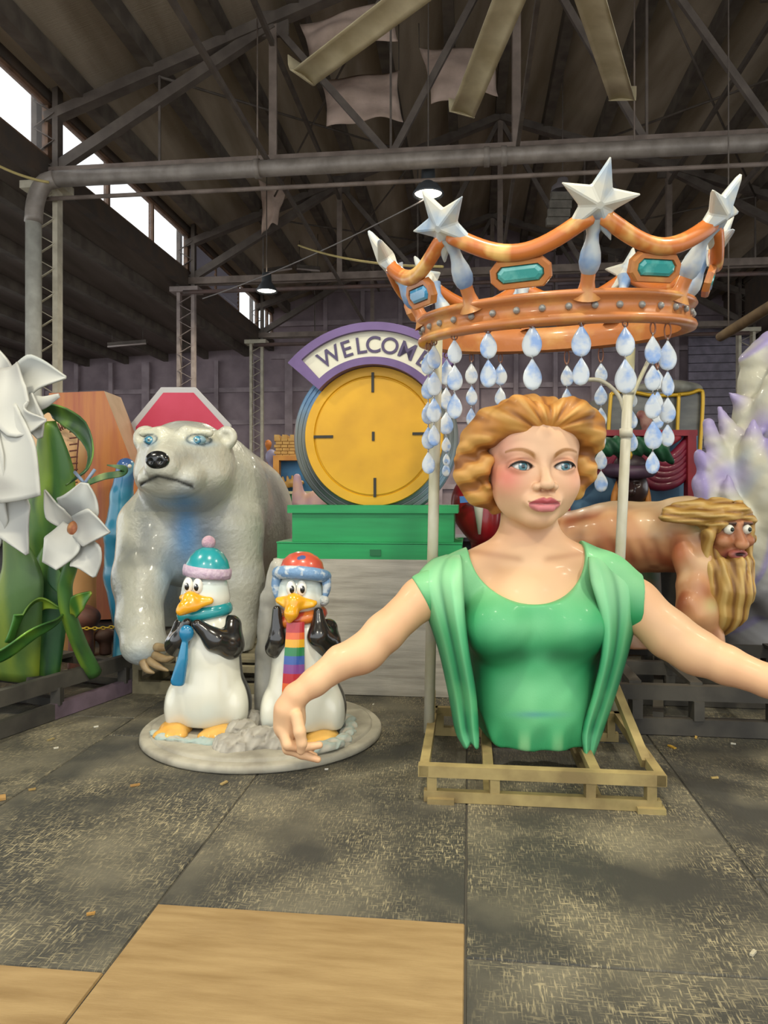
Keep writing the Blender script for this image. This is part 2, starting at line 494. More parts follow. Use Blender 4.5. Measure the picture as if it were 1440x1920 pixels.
# upper walls over the column rows: sill and head beams, windows between
M_SILL = mat('clerestory_timber', '#4e463f', .8, '#5d4d40', 3)
M_FRAME = mat('window_frame', '#8a6a52', .6, '#6d523f', 6)
M_GLASS = mat('window_pane', '#ffffff', .05, alpha=.14)
n = 0
for side, xa in ((-1, XL), (1, XR)):
    n += 1
    MB().box(W(xa, (Y0 + YB) / 2, 6.9), (.18, YB - Y0, .36), RZ).box(W(xa, (Y0 + YB) / 2, 8.13), (.18, YB - Y0, .24), RZ).build('trim_%d' % n, M_SILL, loc=(0, 0, 0), kind='structure', label='timber sill and head beams of the %s clerestory' % ('left' if side < 0 else 'right'))
n = 0
for xa in (XL, XR):
    for b in range(5):
        ya = -.6 + b * 6.0 + (-6 if 0 else 0); yb2 = ya + 6.0
        ya = max(ya, Y0); yb2 = min(yb2, YB)
        if xa > 0:
            MB().box(W(xa, (ya + yb2) / 2, 7.54), (.1, yb2 - ya, 1.0), RZ).build('wall_clerestory', M_SILL, loc=(0, 0, 0), kind='structure', label='boarded-up clerestory bay on the right')
            continue
        n += 1
        wdw = MB()
        for z in (7.11, 7.98): wdw.box(W(xa, (ya + yb2) / 2, z), (.1, yb2 - ya, .06), RZ)
        for k in range(4): wdw.box(W(xa, ya + .03 + (yb2 - ya - .06) * k / 3, 7.54), (.1, .07, .88), RZ)
        wdw = wdw.build('window_%d' % n, M_FRAME, loc=(0, 0, 0), kind='structure', label='bright clerestory window strip in the left upper wall')
        for k in range(3):
            y = ya + (yb2 - ya) * (k + .5) / 3
            if b == 3 and k in (0, 1):
                for s in range(7):
                    MB().box(W(xa, y, 7.19 + s * .117), (.06, 1.86, .09), RZ @ rotm((0, 1, 0), .5)).build('louvre_slat', mat('louvre', '#b9b6c4', .5), wdw)
            else:
                MB().box(W(xa, y, 7.54), (.02, 1.9, .84), RZ).build('pane', M_GLASS, wdw)

# ------------------------------------------------------------------ trusses
TY = [11.4, 17.4, 23.4]
for ti, ty in enumerate(TY):
    t = thing('roof_truss', W(XM, ty, 6.75), ['steel roof truss nearest the ceiling fan, carrying the big grey pipe', 'second steel roof truss, beyond the hanging cloths', 'third steel roof truss, over the welcome sign', 'steel roof truss standing against the rear wall'][ti], 'truss', 'roof trusses', kind='structure')
    zb = 6.85
    for dy in (-.09, .09): MB().bar(W(XL, ty + dy, zb), W(XR, ty + dy, zb), .06, .16).build('bottom_chord', M_STEEL, t)
    xs = [XL, XL + 1.9, -3.05, -1.2, XM, 2.6, 4.45, XR - 1.9, XR]
    top = lambda x: zroof(x) - .4
    for x0, x1 in ((XL, XM), (XM, XR)): MB().bar(W(x0, ty, top(x0)), W(x1, ty, top(x1)), .2, .16).build('top_chord', M_STEELD, t)
    for x in (-3.05, XM, 4.45): MB().bar(W(x, ty, zb), W(x, ty, top(x)), .1, .12).build('vertical_strut', M_STEEL, t)
    for x in (XL + 1.9, -1.2, 2.6, XR - 1.9): MB().bar(W(x, ty, zb), W(x, ty, top(x)), .035, .035).build('hanger_rod', M_STEELD, t)
    for a, b in ((XL, -3.05), (4.45, 2.6), (XR, 4.45), (-1.2, -3.05), (-1.2, XM), (2.6, XM)):
        big = abs(a) > 6
        MB().bar(W(a, ty, zb), W(b, ty, top(b) - .05), .14 if big else .08, .17 if big else .1).build('diagonal_strut', M_STEELD, t)
    MB().box(W(-3.05, ty, top(-3.05) - .05), (.5, .06, .4), RZ).build('gusset_plate', M_STEELD, t)
    MB().box(W(4.45, ty, top(4.45) - .05), (.5, .06, .4), RZ).build('gusset_plate', M_STEELD, t)
# longitudinal tie beams between trusses
for x, z, r in ((-3.05, 6.75, .05), (XM, 6.75, .05), (4.45, 6.75, .05), (-3.05, 8.7, .06), (4.45, 8.7, .06)):
    MB().bar(W(x, 5, z), W(x, YB, z), r, r * 1.6).build('tie_beam', M_STEELD, label='thin steel tie running the length of the hall %s' % {(-3.05, 6.75): 'under the trusses left of the ridge', (.7, 6.75): 'under the ridge', (4.45, 6.75): 'under the trusses right of the ridge', (-3.05, 8.7): 'high on the left slope', (4.45, 8.7): 'high on the right slope'}[(x, z)], cat='beam', kind='structure')
for k, (ya, yb2) in enumerate(((11.4, 17.4), (17.4, 23.4))):
    for s, (xa, xo) in enumerate(((XL + 1.9, -1.2), (-1.2, XL + 1.9), (2.6, XR - 1.9), (XR - 1.9, 2.6))):
        MB().tube([W(xa, ya, zroof(xa) - .5), W(xo, yb2, zroof(xo) - .5)], .022, 6).build('brace_rod', M_STEELD, label='diagonal brace rod under the roof boards between trusses', cat='rod', group='roof brace rods', kind='structure')

# ------------------------------------------------------------------ lattice columns
M_CREAM = mat('cream_column_paint', '#d9d0b8', .6, '#bdb39c', 5)
M_COLD = mat('dusty_column_paint', '#b3a39c', .7, '#958780', 5)
def column(x, y, label, m, w=.34, ztop=6.7):
    t = thing('lattice_column', W(x, y, 0), label, 'column', 'lattice columns', kind='structure')
    for s in (-1, 1): MB().bar(W(x + s * w / 2, y, 0), W(x + s * w / 2, y, ztop), .08, .2, (0, 1, 0)).build('flange', m, t)
    lb = MB(); z = .3; s = 1
    while z < ztop - .3:
        lb.bar(W(x - s * w / 2, y - .09, z), W(x + s * w / 2, y - .09, z + .2), .012, .05, (0, 1, 0)); z += .2; s = -s
    lb.build('lacing', m, t, kind='stuff')
    MB().box(W(x, y, ztop - .06), (w + .34, .4, .12), RZ).build('cap_plate', m, t)
    lu = MB(); z = ztop; s = 1
    for s2 in (-1, 1): MB().bar(W(x + s2 * w / 2, y, ztop), W(x + s2 * w / 2, y, ZE + .5 if abs(x) > 6 else ztop + .2), .09, .2, (0, 1, 0)).build('upper_flange', M_STEELD, t)
    while z < ZE:
        lu.bar(W(x - s * w / 2, y - .09, z), W(x + s * w / 2, y - .09, z + .22), .012, .06, (0, 1, 0)); z += .22; s = -s
    lu.build('upper_lacing', M_STEELD, t, kind='stuff')
    return t
column(XL, 11.4, 'cream lattice column with a pale pipe running down beside it', M_CREAM, .36)
column(XL, 17.4, 'dusty lattice column standing behind the red octagon sign', M_COLD, .36)
column(XL, 23.4, 'pale lattice column behind the bear, left of the welcome sign', M_CREAM, .36)
column(XR, 23.4, 'cream lattice column behind the purple and white wave sculpture', M_CREAM, .4)

# big pipe along the first truss, with an elbow down the first column
M_PIPE = mat('galvanised_pipe', '#a0958a', .45, '#857b71', 5, metal=.15, bump=.1)
M_PIPEL = mat('pale_pipe', '#d4d2c4', .45, '#b3afa2', 4, bump=.1)
pipe = thing('duct_pipe', W(XL, 11.1, 0), 'big grey pipe crossing the hall under the first truss and turning down the cream column', 'pipe', kind='structure')
xe = XL + .04
MB().tube([W(xe + .3, 11.05, 6.62), W(XR, 11.05, 6.62)], .125, 14).build('horizontal_pipe', M_PIPE, pipe)
MB().tube(bez([W(xe + .32, 11.05, 6.62), W(xe + .12, 11.05, 6.56), W(xe - .02, 11.05, 6.3), W(xe - .06, 11.05, 5.95)], 12), .135, 14).build('elbow', M_PIPE, pipe)
MB().tube([W(xe - .06, 11.05, 6.0), W(xe - .06, 11.05, 0.0)], .12, 14).build('downpipe', M_PIPEL, pipe)
for x in (-3.2, .25, .5, 4.2): MB().tube([W(x - .04, 11.05, 6.62), W(x + .04, 11.05, 6.62)], .145, 14).build('coupling', M_PIPE, pipe)
MB().tube([W(XL, 11.2, 6.38), W(XR, 11.2, 6.38)], .035, 8).build('conduit', M_STEEL, pipe)
for x in (-3.2, 2.35): MB().tube([W(x, 11.05, 6.5), W(x, 11.05, 8.9)], .012, 6).build('hanger_wire', M_STEEL, pipe)

# pipe of the second bay and sprinkler lines
for k, (y, z, r, lab) in enumerate(((17.2, 6.55, .05, 'thin sprinkler pipe crossing under the second truss'), (23.1, 6.5, .06, 'sprinkler pipe crossing in front of the rear wall'), (14.2, 8.2, .035, 'thin rusty sprinkler pipe high under the roof boards'))):
    MB().tube([W(XL if z < 7 else -5.5, y, z), W(XR if z < 7 else 7, y, z)], r, 8).build('sprinkler_pipe', mat('rusty_pipe', '#6b5148', .6, '#54443d', 4), label=lab, cat='pipe', kind='structure')

# ------------------------------------------------------------------ lamps
M_LAMPSHELL = mat('lamp_housing', '#5f6468', .4, metal=.6)
M_LENS = mat('lamp_lens', '#ffffff', .3, emit='#fff4dd', estr=14)
def bay_lamp(x, y, z, label, up=None):
    t = thing('high_bay_lamp', (x, y, z), label, 'lamp', 'high bay lamps')
    MB().lathe((x, y, z), [(.06, .42), (.1, .40), (.11, .22), (.15, .16), (.24, .02), (.24, 0), (.22, 0), (.14, .14)], 20).build('housing', M_LAMPSHELL, t)
    MB().lathe((x, y, z + .03), [(0, 0), (.12, -.012), (.205, 0)], 20).build('lens', M_LENS, t)
    MB().tube([(x, y, z + .4), (x, y, zroof(hallx(x, y)) + .02)], .012, 6).build('hanging_rod', M_STEELD, t)
    ld = bpy.data.lights.new('high_bay_light', 'AREA'); ld.shape = 'DISK'; ld.size = .4; ld.energy = LAMP_W; ld.color = (1, .93, .74); ld.spread = math.radians(170)
    lo = bpy.data.objects.new('light_source', ld); COL.objects.link(lo); lo.parent = t; lo.location = (0, 0, -.03)
for px, py, Y, lab in ((803, 366, 11.3, 'lit high bay lamp glowing behind the tip of a crown star'), (500, 547, 16.5, 'lit high bay lamp in front of the dark rear wall')):
    q = P(px, py, Y); bay_lamp(q[0], q[1], q[2], lab)
for x, y, lab in ((5.2, 19.0, 'added high bay lamp hidden deep in the hall behind the crown'), (1.55, 21.4, 'added high bay lamp hidden before the rear wall'), (-4.2, 3.6, 'added unseen high bay lamp over the flower float'), (.2, 2.6, 'added unseen high bay lamp over the bare plywood'), (4.6, 3.2, 'added unseen high bay lamp over the right hand floor'), (-2.2, -1.5, 'added unseen high bay lamp over the entrance left'), (2.8, -1.5, 'added unseen high bay lamp over the entrance right')):
    bay_lamp(x, y, 6.25, lab)  # lamps added out of sight to brighten the rear hall and foreground
q = P(1055, 350, 15.0)
t = thing('hanging_lantern', q, 'unlit pale hanging heater with a ribbed front behind the tallest crown star', 'heater')
MB().lathe(q + (0, 0, -.02), [(.0, .2), (.1, .18), (.12, .1), (.22, .02), (.24, -.08)], 16).build('cap', mat('dull_lilac_metal', '#8f8788', .6), t)
for k in range(4): MB().box(q + (-.02 - .03 * k, 0, -.2 - .17 * k), (.44, .12, .155)).build('ribbed_panel', mat('heater_panel', '#8b8478', .6, '#756e64', 8), t)
MB().tube([q + (0, 0, .15), (q[0], q[1], zroof(hallx(q[0], q[1])) + .02)], .012, 6).build('hanging_rod', M_STEELD, t)

# ------------------------------------------------------------------ ceiling fan
hub = P(1040, -209, 6.0)
fan = thing('ceiling_fan', hub, 'huge ceiling fan with long dusty metal blades', 'fan')
M_BLADE = mat('fan_blade', '#e0d2ac', .45, '#c4b48c', 3, (1, 1, 1), metal=.2)
MB().lathe(hub, [(0, -.12), (.22, -.12), (.3, -.04), (.3, .08), (.12, .14), (.1, .5), (0, .5)], 24).build('hub', M_STEEL, fan)
MB().tube([hub + (0, 0, .4), (hub[0], hub[1], zroof(hallx(hub[0], hub[1])) + .02)], .05, 10).build('downrod', M_STEEL, fan)
for k in range(10):
    a = math.radians(96 + 33.3 * 0 + k * 36) if k not in (1, 9) else math.radians({1: 130.5, 9: 64}[k])
    d = np.array([math.cos(a), math.sin(a), 0]); s = np.array([-math.sin(a), math.cos(a), 0])
    rows = []
    for r in np.linspace(.28, 3.55, 8):
        rows.append([hub + d * r + s * u * .15 + np.array([0, 0, .035 * u + .03 * (1 - u * u)]) for u in np.linspace(-1, 1, 7)])
    bl = MB().grid(rows, 0, .012).build('blade', M_BLADE, fan)
    e = hub + d * 3.55
    rows = [[e + d * o + s * u * .16 + np.array([0, 0, .035 * u + zz]) for u in np.linspace(-1, 1, 5)] for o, zz in ((0, .0), (.05, .02), (.09, .1), (.10, .22))]
    MB().grid(rows, 0, .01).build('winglet', M_BLADE, bl)

# ------------------------------------------------------------------ cloths under the roof
M_CLOTH = mat('dusty_cloth', '#d9bfae', .95, '#bea593', 3, detail=6, bump=.2, bscale=20)
def cloth(corners, sag, label, nm='hanging_cloth'):
    c = [np.asarray(q) for q in corners]        # tl, tr, br, bl
    rows = []
    for v in np.linspace(0, 1, 14):
        row = []
        for u in np.linspace(0, 1, 18):
            q = c[0] * (1 - u) * (1 - v) + c[1] * u * (1 - v) + c[2] * u * v + c[3] * (1 - u) * v
            edge = 4 * u * (1 - u); ev = 4 * v * (1 - v)
            q = q + np.array([(.06 * ev * (1 if u < .5 else -1) * abs(2 * u - 1)), -.25 * edge * ev * sag, (-.12 * edge * (1 - v) + .1 * edge * v) * sag])
            q = q + np.array([0, .04 * math.sin(9 * u + 5 * v) + .03 * math.sin(14 * v - 4 * u), .02 * math.sin(11 * u * v)])
            row.append(q)
        rows.append(row)
    o = MB().grid(rows, 0, .008).build(nm, M_CLOTH, label=label, cat='cloth')
    for q in (rows[0][0], rows[0][-1]):
        MB().tube([q, (q[0], q[1] + .15, zroof(hallx(q[0], q[1])) + .02)], .008, 5).build('tie_cord', M_STEELD, o)
    return o
cloth([P(562, 46, 12.0), P(742, -14, 12.1), P(746, 74, 12.0), P(580, 132, 11.9)], .6, 'dusty cloth stretched by its corners crossed by a fan blade, highest of three')
cloth([P(600, 148, 13.2), P(748, 130, 13.2), P(756, 226, 12.6), P(612, 238, 12.6)], .5, 'dusty cloth hanging square behind the thin vertical rods, lowest of three')
cloth([P(786, 90, 13.4), P(935, 82, 13.4), P(934, 178, 12.9), P(808, 196, 12.9)], .6, 'dusty cloth tied under the roof behind the middle fan blade')
cloth([P(484, 336, 17), P(545, 352, 17.2), P(520, 420, 17), P(490, 440, 17)], .6, 'small crumpled cloth scrap caught on the second truss')

# ------------------------------------------------------------------ cables
def cable(a, b, sag, r, m, label, n=14):
    pts = []
    for t in np.linspace(0, 1, n): pts.append(a * (1 - t) + b * t - np.array([0, 0, sag * 4 * t * (1 - t)]))
    MB().tube(pts, r, 6).build('cable', m, label=label, cat='cable')
M_ROPE = mat('yellow_rope', '#b8a468', .8)
M_WIRE = mat('grey_wire', '#8c8580', .5)
cable(P(-30, 296, 10.6), P(92, 342, 10.8), .05, .02, M_ROPE, 'pale rope tied to the pipe elbow')
cable(P(560, 460, 14), P(830, 500, 9), .1, .018, M_ROPE, 'yellow rope strung behind the crown')
cable(P(380, 560, 16), P(800, 372, 11.4), .1, .012, M_WIRE, 'grey wire running up to the lit lamp by the crown')
q0, q1 = P(1350, 632, 9), P(1475, 556, 7.5)
bp_ = thing('brown_pole', q0, 'thick brown pole slung on cords above the wave sculpture', 'pole')
MB().tube(bez([q0, (q0 + q1) / 2, q1], 6), [.055, .06, .06, .06, .06, .06], 12).build('shaft', mat('brown_bark_pole', '#6e5738', .8, '#554027', 6), bp_)
for t_ in (.15, .85):
    q = q0 * (1 - t_) + q1 * t_; MB().tube([q, (q[0], q[1], zroof(hallx(q[0], q[1])) + .02)], .008, 5).build('sling_cord', M_STEELD, bp_)
for k, (a, b, lab) in enumerate((((495, 508, 21), (548, 500, 21), 'unlit tube light left of its twin above the rear wall lamp'), ((557, 500, 21), (600, 504, 21), 'unlit tube light right of its twin above the rear wall lamp'), ((203, 646, 22), (275, 640, 22), 'unlit tube light at the aisle roof edge'))):
    a = P(*a); b = P(*b)
    t = thing('tube_light', (a + b) / 2, lab, 'tube light')
    MB().bar(a, b, .16, .08).build('batten', M_STEELD, t)
    for q in (a * .9 + b * .1, a * .1 + b * .9):
        hx_ = hallx(q[0], q[1]); zt_ = zroof(hx_) + .02 if hx_ > XL else 6.85 + (6.45 - 6.85) * (hx_ - XL) / (-17.0 - XL) + .02
        MB().tube([q, (q[0], q[1], zt_)], .01, 5).build('hanger_wire', M_STEELD, t)
    MB().tube([a + (0, -.05, -.07), b + (0, -.05, -.07)], .03, 8).build('tube', mat('unlit_tube', '#b9aaa2', .3), t)
# roller door and shelf at the rear right
d0 = P(1352, 720, 23.6)
rd = thing('door_1', (d0[0], d0[1], 0), 'dark roller door in the rear wall beside the cream column', 'door', kind='structure')
for k in range(26): MB().box((d0[0], d0[1] + .35 * 0, .1 + k * .27), (2.0, .1, .25), RZ).build('door_slat', mat('roller_slat', '#857c88', .6, '#6d6570', 4), rd)

# ================================================================== wooden skid under the bust
M_SKID = mat('skid_wood', '#a4915e', .75, '#7d6b44', 5, (1, 1, 1), dirt=.6, dscale=4, dcol='#5d6b35')
skid = thing('wooden_skid', W(.37, 4.5, 0), 'open wooden skid frame under the green dressed bust', 'skid')
def sk(name, a, b, w, h): return MB().bar(W(*a), W(*b), w, h).build(name, M_SKID, skid)
xa, xb_ = -.24, .975
sk('runner', (xa, 3.97, .03), (xb_, 3.97, .03), .05, .056); sk('runner', (xa, 5.08, .03), (xb_, 5.08, .03), .05, .056)
sk('top_rail', (xa - .03, 3.97, .163), (xb_ + .02, 3.97, .163), .06, .06); sk('top_rail', (xa - .03, 5.08, .163), (xb_ + .02, 5.08, .163), .05, .055)
sk('side_rail', (xa, 3.94, .163), (xa, 5.11, .163), .05, .055); sk('side_rail', (xb_, 3.94, .163), (xb_, 5.11, .163), .05, .055)
for x in (.1, .66): sk('cross_rail', (x, 3.98, .152), (x, 5.08, .152), .055, .045)
for x in (.1, .66): sk('floor_rail', (x, 3.98, .03), (x, 5.08, .03), .05, .045)
for x in (xa + .04, .13, .62, xb_ - .05):
    for y in (3.975, 5.08): sk('post', (x, y, .03), (x, y, .15), .055, .05)
for x in (-.15, .92): sk('foot_block', (x - .07, 3.95, .014), (x + .07, 3.95, .014), .07, .028)
sk('corner_post', (xa - .01, 4.95, .1), (xa - .01, 4.95, .34), .06, .05)
sk('brace', (xb_ - .02, 4.2, .16), (xb_ - .1, 5.05, .55), .05, .05)

# ================================================================== crown on its two poles
CC = np.array([1.035, 4.6, 2.66])
CR = rotm((1, 0, 0), math.radians(5.6)) @ rotm((0, 1, 0), math.radians(-2.4))
def CW(th, r, z): return CC + CR @ np.array([r * math.sin(th), -r * math.cos(th), z])
crown = thing('crown_prop', (CC[0], CC[1], .12), 'giant orange crown with white stars and hanging teardrops above the bust', 'crown')
M_ORANGE = mat('crown_orange', '#b9723c', .45, '#cf9a52', 5, detail=5, lo=.5, hi=.75, coat=.3, bump=.12, bscale=15)
M_ORANGED = mat('crown_orange_deep', '#bf6a28', .45, '#e6b566', 4, detail=3, lo=.55, hi=.66, coat=.3)
M_STARW = mat('star_white', '#c9c6b8', .5, '#8fa8c2', 6, detail=3, lo=.46, hi=.72, rnd=1)
M_BLUEW = mat('baluster_blue', '#b9bfbf', .5, '#6f90ba', 7, detail=3, lo=.42, hi=.66, rnd=1)
M_STUD = mat('stud_grey', '#a9a69c', .35, '#8c8a84', 10, metal=.2)
prof = [(.74, -.07), (.78, -.085), (.822, -.075), (.83, -.055), (.822, -.035), (.80, -.028), (.797, .04), (.82, .05), (.832, .066), (.822, .085), (.79, .092), (.745, .085), (.735, 0), (.74, -.07)]
MB().lathe(CC, prof, 96, CR).build('band', M_ORANGE, crown)
st = MB().ell((0, 0, 0), (.019, .019, .019), 10, 6).mesh('stud'); st.materials.append(M_STUD)
for k in range(38):
    o = link('stud', st, None, crown); o.location = Vector(CW(2 * math.pi * (k + .3) / 38, .803, .006) - OFF[crown.name])
def place(o, pos, R, sc=1.0):
    m4 = Matrix(R.tolist()).to_4x4(); m4 = Matrix.Translation(Vector(pos)) @ m4 @ Matrix.Diagonal(Vector((*(np.ones(3) * sc), 1)))
    o.matrix_local = m4
# star mesh: x tangent, z up, -y outward
sv, sf = [], []
for k in range(10):
    a = math.pi / 2 + k * math.pi / 5; r = .205 if k % 2 == 0 else .088
    sv += [(r * math.cos(a), -.012, r * math.sin(a)), (r * math.cos(a), .012, r * math.sin(a))]
sv += [(0, -.062, 0), (0, .062, 0)]
for k in range(10):
    l = (k + 1) % 10
    sf += [(2 * k, 20, 2 * l), (2 * k + 1, 2 * l + 1, 21), (2 * k, 2 * l, 2 * l + 1, 2 * k + 1)]
star_me = MB().add(sv, sf).mesh('star')
bm = bmesh.new(); bm.from_mesh(star_me); bmesh.ops.bevel(bm, geom=[e for e in bm.edges], offset=.006, segments=1, affect='EDGES'); bm.to_mesh(star_me); bm.free()
star_me.materials.append(M_STARW)
bal = MB().lathe((0, 0, 0), [(.03, 0), (.047, .03), (.055, .065), (.05, .11), (.035, .16), (.03, .2), (.045, .25), (.06, .28)], 16).mesh('baluster'); bal.materials.append(M_BLUEW)
stem = MB().lathe((0, 0, 0), [(.075, -.03), (.045, .01), (.036, .05), (.036, .1)], 16).mesh('stem'); stem.materials.append(M_ORANGE)
M_GEM = mat('teal_gem', '#3d9c97', .12, '#79c4bb', 8, lo=.5, hi=.7, coat=1); M_GEMB = mat('blue_gem', '#4f9fcc', .12, '#a8d6ea', 9, lo=.55, hi=.7, coat=1)
for k in range(8):
    th = k * math.pi / 4
    o_ = np.array([math.sin(th), -math.cos(th), 0]); tg = np.array([math.cos(th), math.sin(th), 0]); zz = np.array([0, 0, 1.])
    lean = math.radians(30)
    up = zz * math.cos(lean) + o_ * math.sin(lean); nn = o_ * math.cos(lean) - zz * math.sin(lean)
    roll = math.radians([10, 6, -6, 4, 10, 5, -5, -14][k])
    t2 = tg * math.cos(roll) - up * math.sin(roll); u2 = up * math.cos(roll) + tg * math.sin(roll)
    Rst = CR @ np.stack([t2, -nn, u2], 1)
    s = link('star', star_me, None, crown); place(s, CW(th, 1.005, .455) - OFF[crown.name], Rst)
    a = CW(th, .79, .075); b = CW(th, .955, .40); s3, t3, d3 = frame(b - a)
    Rb = np.stack([s3, t3, d3], 1)
    o = link('stem', stem, None, crown); place(o, a - OFF[crown.name], Rb)
    o = link('baluster', bal, None, crown); place(o, a + d3 * .085 - OFF[crown.name], Rb)
    pts = []
    for t in np.linspace(0.03, .97, 19):
        pts.append(CW(th + t * math.pi / 4, (.985 - .06 * math.sin(math.pi * t)) / math.cos((t - .5) * .0), .42 - .15 * math.sin(math.pi * t)))
    MB().tube(pts, .036, 12, flat=1.25).build('swag', M_ORANGED, crown)
    # gem plaque
    tm = th + math.pi / 8
    o_ = np.array([math.sin(tm), -math.cos(tm), 0]); tg = np.array([math.cos(tm), math.sin(tm), 0]); lean = math.radians(18)
    up = zz * math.cos(lean) + o_ * math.sin(lean); nn = o_ * math.cos(lean) - zz * math.sin(lean)
    c = np.array([.885 * math.sin(tm), -.885 * math.cos(tm), .175])
    L = lambda u, v, d: CC + CR @ (c + tg * u + up * v + nn * d)
    def octo(hw, hh, ch, d): return [L(u, v, d) for u, v in ((-hw + ch, -hh), (hw - ch, -hh), (hw, -hh + ch), (hw, hh - ch), (hw - ch, hh), (-hw + ch, hh), (-hw, hh - ch), (-hw, -hh + ch))]
    o1, o2, o3, o4 = octo(.155, .073, .042, -.018), octo(.155, .073, .042, .006), octo(.148, .066, .04, .02), octo(.122, .044, .028, .02)
    o5 = octo(.118, .041, .027, .004)
    pm = MB(); q = o1 + o2 + o3 + o4 + o5
    pm.add(q, [tuple(range(8))] + [(r * 8 + i, r * 8 + (i + 1) % 8, r * 8 + 8 + (i + 1) % 8, r * 8 + 8 + i) for r in range(4) for i in range(8)] + [tuple(range(32, 40))])
    pl = pm.build('gem_plaque', M_ORANGE, crown)
    gm = MB(); lay = [octo(.118, .041, .027, .006), octo(.112, .036, .025, .018), octo(.095, .022, .018, .026)]
    gm.add(lay[0] + lay[1] + lay[2], [(r * 8 + i, r * 8 + (i + 1) % 8, r * 8 + 8 + (i + 1) % 8, r * 8 + 8 + i) for r in range(2) for i in range(8)] + [tuple(range(16, 24)), tuple(range(8))[::-1]])
    gm.build('gem', M_GEMB if k == 6 else M_GEM, pl)
    for u in (-.08, .08): MB().tube([L(u, .06, -.005), CW(tm + u * 1.02, .925, .30)], .005, 5).build('hanging_wire', mat('copper_wire', '#8a5a3c', .5), pl)
# teardrops on rings
drop = MB(); ol = []
for i in range(25):
    t = i / 24; ol.append((.27 * math.sin(math.pi * t ** 1.25) ** 0.9 * (1 if t > 0 else 0) + (.012 if 0 < t < 1 else 0), -t))
# t=0 top point, t=1 bottom
rows_f, rows_b = [], []
ol = []
for i in range(19):
    t = i / 18
    y = t
    if t < .62: w_ = .29 * math.sin(math.pi / 2 * (t / .62)) ** 1.25
    else: w_ = .29 * math.sqrt(max(0, 1 - ((t - .62) / .38) ** 2))
    ol.append((max(w_, .004), -t))
for i, (w_, z) in enumerate(ol):
    rows_f.append([(w_ * u, -.045 * (1 - u * u) * min(1, w_ / .2), z) for u in np.linspace(-1, 1, 9)])
drop.grid(rows_f, 0, .03, (0, 1, 0))
drop_me = drop.mesh('teardrop'); drop_me.materials.append(mat('pearly_drop', '#c3c9cc', .25, '#7f9fd0', 2.2, detail=3, lo=.45, hi=.66, rnd=1, coat=.4))
ring_me = MB().tube([(0.014 * math.cos(a), 0, .018 * math.sin(a)) for a in np.linspace(0, 2 * math.pi, 14, endpoint=False)], .0035, 6, closed=True).mesh('hook_ring')
ring_me.materials.append(mat('rusty_ring', '#7d4f38', .6))
link_me = MB().tube([(0.009 * math.cos(a), 0, .009 * math.sin(a)) for a in np.linspace(0, 2 * math.pi, 12, endpoint=False)], .0025, 5, closed=True).mesh('chain_link')
link_me.materials.append(mat('silver_link', '#a8a8a8', .3, metal=.8))
def chain_at(px, back, drops):
    ths = np.linspace(math.pi / 2, 1.5 * math.pi, 721) if back else np.linspace(-math.pi / 2, math.pi / 2, 721)
    best = min(ths, key=lambda th: abs((lambda q: CX + F * q[0] / q[1])(CW(th, .79, -.08)) - px))
    q = CW(best, .79, -.085); Y = q[1]; sc = Y / F
    X = (px - CX) * sc
    r = link('hook_ring', ring_me, None, crown); r.location = Vector(np.array([q[0], Y, q[2] - .012]) - OFF[crown.name])
    r.rotation_euler = (0, 0, random.uniform(-.6, .6))
    zt0 = EYE - (drops[0][0] - CY) * sc
    r.location.z = (zt0 + q[2]) / 2 - OFF[crown.name][2] + .004; r.scale = (1.2, 1.2, max(1.0, (q[2] - zt0) / 2 / .017))
    for i, (yt, yb) in enumerate(drops):
        zt = EYE - (yt - CY) * sc; hgt = (yb - yt) * sc
        d = link('teardrop', drop_me, None, crown)
        d.location = Vector(np.array([q[0] + (X - q[0]), Y, zt]) - OFF[crown.name])
        d.rotation_euler = (0, random.uniform(-.03, .03), random.uniform(-.45, .45)); d.scale = (hgt * 1.02,) * 3
        l = link('chain_link', link_me, None, crown); l.location = Vector(np.array([X, Y, zt]) - OFF[crown.name]); l.rotation_euler = (0, 0, 1.2)
ch = [(852, 0, [(634, 681), (682, 732), (735, 785)]), (915, 0, [(618, 672), (672, 726)]), (998, 0, [(606, 669), (670, 731)]), (1090, 0, [(606, 668), (668, 722)]),
      (1172, 0, [(610, 668), (670, 737)]), (1224, 0, [(627, 682), (682, 732), (735, 785), (787, 842), (844, 888)]), (1252, 0, [(636, 694), (694, 742), (743, 793), (793, 837)]),
      (803, 0, [(658, 702), (704, 748), (751, 795), (798, 842), (845, 888)]), (814, 0, [(645, 692), (694, 742), (744, 792), (794, 836)]),
      (884, 1, [(679, 720), (722, 760), (763, 800)]), (938, 1, [(680, 722), (724, 760)]), (1063, 1, [(683, 724), (726, 764)]),
      (1127, 1, [(679, 718), (720, 760), (762, 800), (802, 840), (841, 880), (881, 922)]), (1184, 1, [(690, 728), (730, 764), (766, 804), (806, 846)]),
      (837, 1, [(672, 722), (724, 768), (770, 815), (817, 848), (848, 874), (866, 894)]), (1233, 1, [(690, 730), (732, 768), (770, 804)])]
for c_ in ch: chain_at(*c_)
